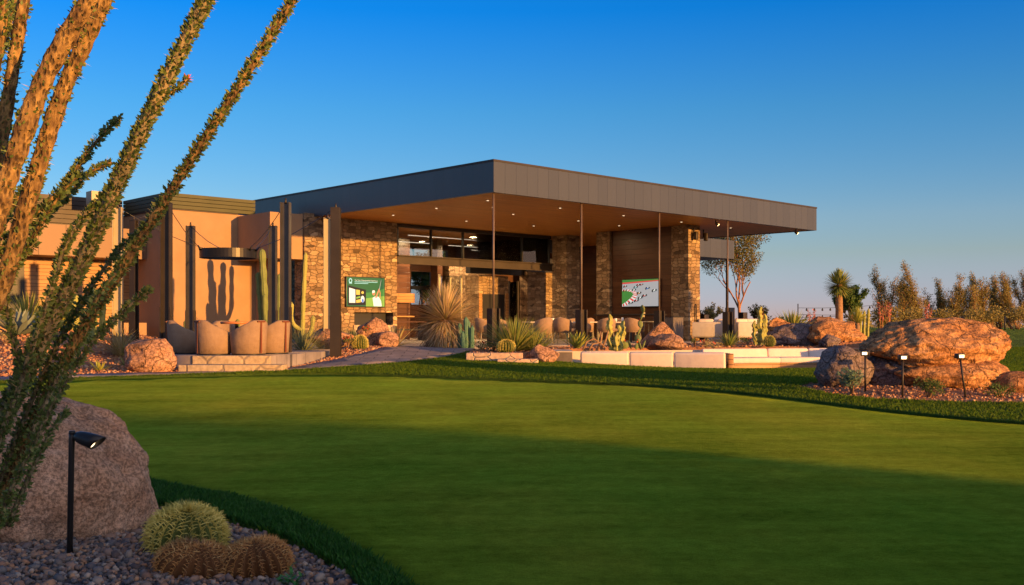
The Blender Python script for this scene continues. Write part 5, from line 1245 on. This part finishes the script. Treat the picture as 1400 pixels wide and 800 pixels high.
def dimples(m, sc=95, lo=.38):
    n = m.node_tree.nodes; l = m.node_tree.links; b = n['Principled BSDF']; src = b.inputs['Base Color'].links[0].from_socket
    tc = n.new('ShaderNodeTexCoord'); mp = n.new('ShaderNodeMapping'); mp.inputs['Scale'].default_value = (1,1,.5); l.new(tc.outputs['Object'], mp.inputs[0])
    v = n.new('ShaderNodeTexVoronoi'); v.inputs['Scale'].default_value = sc; l.new(mp.outputs[0], v.inputs['Vector'])
    mr = n.new('ShaderNodeMapRange'); mr.inputs[1].default_value = .22; mr.inputs[2].default_value = .50; mr.inputs[3].default_value = lo; mr.inputs[4].default_value = 1.15; l.new(v.outputs['Distance'], mr.inputs[0])
    mx = n.new('ShaderNodeMix'); mx.data_type = 'RGBA'; mx.blend_type = 'MULTIPLY'; mx.inputs[0].default_value = .9
    l.new(src, mx.inputs[6]); l.new(mr.outputs[0], mx.inputs[7]); l.new(mx.outputs[2], b.inputs['Base Color'])
    bp = n.new('ShaderNodeBump'); bp.inputs['Strength'].default_value = 1; bp.inputs['Distance'].default_value = .006; l.new(mr.outputs[0], bp.inputs['Height'])
    l.new(b.inputs['Normal'].links[0].from_socket, bp.inputs['Normal']); l.new(bp.outputs[0], b.inputs['Normal'])
dimples(M['oco_bark']); dimples(M['oco_bark_grey'])
def stem(pix, d0, d1, w0, w1, leaves, dens=1.0, tip=False, bark='oco_bark', lsize=.0155, leaf_from=0.0):
    """pix from the top downwards in photo pixels; w in photo pixels (diameter)"""
    n = len(pix); P = [at(px, py, d0+(d1-d0)*i/(n-1)) for i, (px, py) in enumerate(pix)]
    # smooth resample
    q = []
    for i in range(n-1):
        a, b_, c_, d_ = P[max(i-1,0)], P[i], P[i+1], P[min(i+2,n-1)]; k = max(3, int((c_-b_).length/.010))
        for j in range(k):
            t = j/k; q.append(.5*((2*b_)+(c_-a)*t+(2*a-5*b_+4*c_-d_)*t*t+(-a+3*b_-3*c_+d_)*t**3))
    q.append(P[-1]); m = len(q); rad = []
    for i in range(m):
        t = i/(m-1); dd = d0+(d1-d0)*t; r = .355*(w0+(w1-w0)*t)/FPX*dd
        rad.append(r*(1+.05*math.sin(i*1.1)+.06*noise.noise(Vector((i*.31, w0, 0)))))
    q = [p-oc_base for p in q]
    mb = MB(); mb.tube(q, rad, 20, prof=lambda a, i: 1+.09*math.sin(a*5+i*.8)*math.sin(i*1.1+a*5)+.06*math.sin(a*5))
    s = mb.build('stem', bark, oco)
    lf = MB(); L = sum((q[i+1]-q[i]).length for i in range(m-1)); N = int(L/.00066*dens)
    for _ in range(N):
        t = random.uniform(leaf_from, 1)
        i = min(m-2, int(t*(m-1))); p = q[i].lerp(q[i+1], random.random()); ax_ = (q[i]-q[i+1]).normalized(); x = ax_.orthogonal().normalized(); y = ax_.cross(x)
        a = random.uniform(0, 6.283); o_ = x*math.cos(a)+y*math.sin(a); base = p+o_*rad[i]*.92
        if random.random() < .08:                       # thorn
            e = base+(o_+ax_*random.uniform(-.2,.5)).normalized()*random.uniform(.012,.022); wv = ax_*.0011
            lf.add([base-wv, base+wv, e], [(0,1,2)], 1); continue
        for kk in range(leaves):
            dv = (o_*random.uniform(.5,1)+ax_*random.uniform(-.1,1)+x.cross(o_)*0+Vector((random.gauss(0,.35), random.gauss(0,.35), random.gauss(0,.35)))).normalized()
            l = lsize*.95*random.uniform(.6,1.25); sd = dv.orthogonal().normalized(); sd = sd*math.cos(a*3)+dv.cross(sd)*math.sin(a*3); w_ = l*.30; nr = dv.cross(sd)
            lf.add([base, base+dv*l*.45+sd*w_+nr*l*.05, base+dv*l, base+dv*l*.45-sd*w_+nr*l*.05, base+dv*l*.5-nr*l*.03], [(0,1,4),(1,2,4),(2,3,4),(3,0,4)], 0, True)
    lf.build('leaves', ['oco_leaf','straw'], s)
    if tip:
        fl = MB(); c = q[0]
        for _ in range(26):
            dv = Vector((random.gauss(.3,.5), random.gauss(0,.5), random.gauss(.7,.5))).normalized(); l = random.uniform(.008,.02); sd = dv.orthogonal().normalized()*.003
            fl.add([c-sd, c+sd, c+dv*l], [(0,1,2)])
        fl.build('flower', 'oco_bloom', s)
    return s
B_ = [(-130,930),(-190,1190)]
stem([(440,-60),(400,0),(330,112),(250,235),(190,330),(112,452),(55,560),(0,680),(-60,800)]+B_, 2.9,2.6, 13,27, 1, 1.2)
stem([(305,-60),(285,-8),(225,112),(165,240),(108,365),(45,490),(-20,620),(-80,780)]+B_, 2.8,2.5, 21,34, 1, 1.9, bark='oco_bark_grey')
stem([(172,-60),(143,0),(115,60),(91,112),(71,168),(53,225),(32,295),(8,375),(-35,490),(-90,760)]+B_, 2.5,2.35, 27,42, 1, .55, lsize=.012)
stem([(146,-50),(121,0),(90,52),(58,112),(37,168),(17,225),(-4,290),(-35,400),(-75,620)]+B_, 2.38,2.28, 33,46, 1, .35, lsize=.012)
stem([(48,-60),(33,0),(20,80),(4,180),(-8,240),(-60,500)]+B_, 2.5,2.35, 22,34, 1, .5, lsize=.012)
stem([(8,-60),(4,0),(-4,80),(-60,400)]+B_, 2.5,2.35, 16,30, 1, .5)
stem([(30,-40),(14,20),(3,60),(-25,140)]+B_, 2.9,2.4, 12,24, 1, 1.2)
stem([(165,160),(142,182),(115,215),(92,250),(80,262),(45,300),(15,335),(-30,400)]+B_, 2.9,2.6, 6,18, 1, 1.1, tip=False)
stem([(152,222),(120,238),(95,265),(62,295),(25,325),(-30,380)]+B_, 3.0,2.6, 6,16, 1, 1.0)
stem([(256,108),(245,118),(226,132),(214,150)], 2.82,2.8, 5,8, 1, .8, tip=True)
stem([(205,396),(178,418),(125,470),(85,530),(50,600),(15,670),(-40,800)]+B_, 2.6,2.5, 6,12, 1, 1.0, bark='oco_bark_grey')
stem([(208,305),(190,318),(160,345),(130,385),(95,440),(62,505),(30,580),(-20,700)]+B_, 2.9,2.6, 5,17, 1, 1.0, bark='oco_bark_grey')
stem([(150,262),(120,290),(90,335),(72,390),(52,450),(20,545),(-25,660)]+B_, 2.7,2.5, 7,20, 1, 1.1, bark='oco_bark_grey')
stem([(62,212),(40,245),(18,280),(-10,330),(-60,460)]+B_, 3.0,2.6, 7,15, 1, 1.1)
stem([(50,330),(22,360),(8,400),(14,450),(26,500),(12,560),(-25,640)]+B_, 2.7,2.5, 5,10, 1, .9, bark='oco_bark_grey')
stem([(66,455),(45,500),(18,560),(-20,640)]+B_, 2.75,2.5, 5,12, 1, 1.0, bark='oco_bark_grey')

for pts_, w_ in (([(110,238),(86,262),(60,300),(30,350),(-10,410)],9),([(128,440),(100,478),(72,530),(40,600)],8),([(92,560),(70,590),(45,640),(10,720)],8),([(182,352),(160,372),(138,400),(118,432)],6),([(30,150),(22,190),(5,240),(-20,280)],8)):
    stem(pts_, 2.8, 2.65, 4, w_*1.4, 1, .8, bark='oco_bark_grey' if pts_[0][1] > 400 else 'oco_bark')
# ================================================================ BACKGROUND TREES
M['tree_leaf'] = mat('tree_leaf', (.12,.12,.03), rough=.6, island=[(.08,.10,.025),(.17,.15,.04),(.11,.12,.03),(.22,.17,.05)], trans=.3)
M['olive_leaf'] = mat('olive_leaf', (.13,.13,.04), rough=.7, island=[(.14,.15,.045),(.34,.27,.08),(.21,.20,.06),(.46,.34,.12),(.17,.17,.06)], trans=.35)
M['green_leaf'] = mat('green_leaf', (.06,.12,.02), rough=.6, island=[(.04,.10,.02),(.09,.16,.03),(.06,.12,.025),(.13,.18,.04)], trans=.25)
M['wood_red'] = mat('wood_red', (.28,.12,.06), (.36,.18,.09), 10, .9)
def branchy(name, label, loc, H, spread, levels, leafn, leafs, leafm, seed, trunk_r=.09, sparse=.5, lean=0, group=None, barkm='wood_red', up=.6, single=False):
    rs_ = random.getstate(); random.seed(seed); t = thing(name, label, 'tree', loc, 0, group); tr = MB(); cr = MB(); tips = []
    def rec(p, d, L, r, lv):
        pts = [p]; q = p.copy(); dd = d.copy()
        for k in range(4):
            dd = (dd+Vector((random.gauss(0,.13), random.gauss(0,.13), .04*up))).normalized(); q = q+dd*L/4; pts.append(q.copy())
        tr.tube(pts, [r*(1-.12*k) for k in range(5)], 6 if lv > 1 else 4)
        if lv <= levels-2:
            pass
        if lv <= 1: tips.extend(pts[1:])
        if lv > 0:
            for c in range(random.choice((2,3,3))):
                a = random.uniform(0,6.283); s_ = Vector((math.cos(a), math.sin(a), up*.55))
                rec(pts[random.choice((2,3,4))], (dd*.8+s_*spread).normalized(), L*random.uniform(.62,.82), r*.55, lv-1)
    if single:
        tr.tube([(0,0,-.1),(.05,0,H*.12),(0,0,H*.26)], [trunk_r*1.2,trunk_r,trunk_r*.9], 8)
        for k in range(4): a = k*1.6+.4; rec(Vector((0,0,H*(.16+.035*k))), Vector((math.cos(a)*.42, math.sin(a)*.42, 1)).normalized(), H*.27, trunk_r*.62, levels)
    else:
        for k in range(3): rec(Vector((0,0,-.05)), Vector((lean+random.gauss(0,.16), random.gauss(0,.12), 1)).normalized(), H*.36, trunk_r*(1-.15*k), levels)
    for p in tips:
        if random.random() < sparse: leafy(cr, p, .22*H/4, leafn, leafs, .9)
    tr.build('trunk', barkm, t); cr.build('crown', leafm, t); random.setstate(rs_); return t
def spire_tree(name, label, loc, H, wd, lean, seed, leafm='olive_leaf', n=5, dens=1., group=None):
    rs_ = random.getstate(); random.seed(seed); t = thing(name, label, 'tree', loc, 0, group); tr = MB(); cr = MB()
    for k in range(n):
        h = H*random.uniform(.62,1.0) if k else H; bx = random.uniform(-.5,.5)*wd*.35; by = random.uniform(-.4,.4)*wd*.5
        pts = [Vector((bx*.3,by*.3,-.05))]; tx = (random.uniform(-.5,.5)*wd*.8 if k else 0)
        for j in range(1,9):
            u = j/8; pts.append(Vector((bx+tx*u+lean*h*u**1.5+random.gauss(0,.03), by+random.gauss(0,.04), h*u)))
        tr.tube(pts, [.05*(1-.1*j) for j in range(9)], 5)
        for j in range(int(26*dens*h/3)):
            u = random.uniform(.12,1.0); i = min(7, int(u*8)); p = pts[i].lerp(pts[i+1], u*8-i)
            a = random.uniform(0,6.283); L = (wd*.42)*(1.1-u*.8)*random.uniform(.4,1.3)
            d = Vector((math.cos(a)*.75+lean*.8, math.sin(a)*.75, random.uniform(.5,1.4))).normalized(); e = p+d*L
            tr.tube([p, e], [.008,.004], 3, cap=False)
            for m in range(5):
                leafy(cr, p.lerp(e, m/4), .13, 9, .085, 1.3, flat=.28)
    tr.build('trunk', 'wood_red', t); cr.build('crown', leafm, t); random.setstate(rs_); return t
branchy('acacia_tree', 'slender many branched tree with sparse leaves against the sky right of the pillar', W(1010, 60, -.1), 7.5, .55, 4, 13, .14, 'tree_leaf', 5, .09, .85, lean=.0, single=True)
branchy('bare_tree', 'small twiggy tree with sparse foliage left of the taller slender tree', W(972, 56), 2.1, .5, 3, 10, .12, 'olive_leaf', 6, .05, .8, group='small twiggy trees behind the lounge')
branchy('bare_tree', 'small twiggy reddish tree just right of the slender tree', W(1042, 50), 1.9, .5, 3, 8, .11, 'tree_leaf', 8, .05, .8, group='small twiggy trees behind the lounge')
branchy('bare_tree', 'leafy low tree seen between the stone columns', W(796, 58, .2), 5.2, .55, 4, 12, .16, 'tree_leaf', 9, .10, .9)
branchy('shade_tree', 'leafy tree beyond the back window of the clubhouse', W(574, 62, .2), 5.0, .6, 4, 26, .16, 'green_leaf', 21, .10, 1.0)
branchy('bush_tree', 'rounded fresh green tree behind the short tree yucca', W(1168, 41, .2), 2.1, .6, 3, 34, .11, 'green_leaf', 11, .06, 1.0)
for i, (px, d, H, wd, ln, lb) in enumerate([
  (1218,46,2.7,1.9,-.18,'wind bent olive tree leaning left, first of the row behind the huge boulder'),
  (1236,48,2.1,1.2,-.12,'small bent olive tree just right of the first leaning tree'),
  (1262,45,2.85,1.5,-.20,'tallest wind bent olive tree with a loose spire above the huge boulder'),
  (1282,47,2.2,1.2,-.12,'narrow olive tree right of the tallest spire'),
  (1306,46,2.5,1.2,.03,'upright olive tree with twin spires right of the gap'),
  (1322,47,2.55,1.2,.03,'upright dense olive tree beside the twin spired one'),
  (1344,46,2.2,1.5,-.05,'lower golden olive tree left of the dark leaning post'),
  (1366,47,2.4,1.3,-.04,'olive tree behind the dark leaning post'),
  (1388,46,2.55,1.4,-.12,'tall bent olive tree near the right edge'),
  (1408,46,2.6,1.5,-.10,'olive tree cut by the right edge of the photo')]):
    spire_tree('olive_tree', lb, W(px, d, -.05), H, wd*1.15, ln, 100+i, n=5, dens=2.0, group='wind bent trees along the rise')
for i, (px, d, lb) in enumerate([(1204,44,'low brown bush under the first leaning tree'),(1248,44,'low bush between the leaning trees'),(1290,44,'low bush under the narrow olive tree'),(1330,44,'golden low bush under the dense olive tree'),(1356,44,'low bush by the dark post'),(1392,44,'low bush at the far right under the trees'),(1225,43.5,'thin low bush by the pink stalks')]):
    shrub(lb, W(px, d, -.05), .75, .9, 1100, .10, 'olive_leaf', group='bushes under the bent trees')
rp = 0
for px, d, lb in ((1205,43,'pink flowered stalks left of the tallest spire tree'),(1216,43,'second clump of pink flowered stalks beside the first'),(1270,43,'pink flowered stalks in the gap right of the tallest tree'),(1110,40,'thin pink stalks under the string lights'),(1045,46,'pink flowered stalks left of the large spiky yucca')):
    t = thing('flowering_stalks', lb, 'plant', W(px, d), 0, 'pink flowered desert stalks'); st_ = MB(); fl = MB()
    for k in range(7):
        x = random.uniform(-.25,.25); h = random.uniform(.8,1.3); st_.tube([(x*.3,0,0),(x,random.uniform(-.1,.1),h)], [.012,.006], 4)
        for j in range(6): leafy(fl, (x*(.5+.5*j/6), 0, h*(.5+.5*j/6)), .05, 5, .05, flat=.8)
    st_.build('stalks', 'wood_red', t); M.setdefault('pink', mat('pink', (.45,.10,.10), rough=.7, island=[(.4,.08,.1),(.55,.2,.16)])); fl.build('flowers', 'pink', t)
# low scrub far off along the horizon
def scrub_line():
    mb = MB(); random.seed(31)
    for _ in range(420):
        y = random.uniform(75, 260); x = random.uniform(-.1, .62)*y
        leafy(mb, (x, y, zg(x, y)+.3), random.uniform(.7,1.6), 26, random.uniform(.35,.6), .6)
    o = mb.build('distant_scrub', 'olive_leaf', None, kind='stuff'); tag(o, 'low desert scrub far away along the horizon', 'scrub')
scrub_line()
# string lights
sl_ = thing('string_lights', 'strands of dark bulbs strung between thin posts beyond the tree yucca', 'string lights', W(1140, 44))
o = sl_.location
for k, (a, b_, sag_) in enumerate((((1092,421,44),(1200,417,44),.05),((1092,430,44),(1200,429,44),.04),((1092,434,47),(1200,424,43),.1))):
    A, Bp = at(*a)-o, at(*b_)-o; pts = [A.lerp(Bp, i/10)-Vector((0,0,sag_*4*(i/10)*(1-i/10))) for i in range(11)]
    mb = MB(); mb.tube(pts, .008, 4); cbl = mb.build('cable', 'black', sl_)
    for i in range(1,10):
        mb = MB(); p = pts[i]; mb.lathe([(.012,0),(.02,-.03),(.045,-.08),(.03,-.12),(.004,-.13)], 8, c=p); mb.build('bulb', 'black', sl_)
for px in (1091, 1201):
    p = at(px, 417, 44)-o; mb = MB(); mb.tube([(p.x,p.y,-.1),(p.x,p.y,p.z+.05)], .022, 6); mb.build('post', 'bronze', sl_)
for px, lb in ((1316,'dark fence post with a slanting brace, left of two among the bent trees'),(1374,'dark fence post with a slanting brace, right of two among the bent trees')):
    q = W(px, 42); t = thing('fence_post', lb, 'post', q, 0, 'braced fence posts'); mb = MB(); mb.tube([(0,0,-.1),(0,0,.62)], .035, 8); mb.build('post', 'black', t)
    mb = MB(); mb.tube([(0.02,0,.55),(.42,0,-.02)], .02, 6); mb.build('brace', 'black', t)
# trees off to the right behind the photographer that throw the long evening shade
random.seed(77)
def shade_tree():
    t = thing('mesquite_tree', 'x', 'tree', (0,0,0), 0, 'mesquite trees on the right behind the viewpoint'); tr = MB(); cr = MB()
    tr.tube([(0,0,-.1),(.1,0,1.0),(0,.1,2.2),(.1,0,3.2)], [.16,.13,.10,.05], 8)
    for k in range(26):
        a = k*2.4; z = .6+2.9*((k*7)%26)/26; r = 1.25*math.sin(math.pi*min(.95,z/4.2))*random.uniform(.4,1)+.15
        c = Vector((math.cos(a)*r, math.sin(a)*r, z)); tr.tube([(0,0,z*.6), c], [.05,.015], 5); leafy(cr, c, .62, 60, .34, .8, flat=.8)
    tr.build('trunk', 'bark', t); cr.build('crown', 'green_leaf', t); return t
proto = shade_tree(); N2 = Vector((-S2.y, S2.x)); first = True
for k, c in enumerate(list(np.arange(-9, 8.4, 1.35))):
    o = proto if first else copy_tree(proto); first = False
    dist = 40+random.uniform(-2,2); x, y = S2.x*dist+N2.x*c, S2.y*dist+N2.y*c; sc = (5.0/4.0)*random.uniform(.93,1.03)
    if c > 4.5: sc *= 1-.035*(c-4.5)*(1+.35*math.sin(c*2.7))
    place(o, (x, y, 0), random.uniform(0,6.28), sc, 'dense mesquite tree in the evening row right of the viewpoint')
for o in bpy.data.objects:
    if o.name.startswith('mesquite_tree'): pass
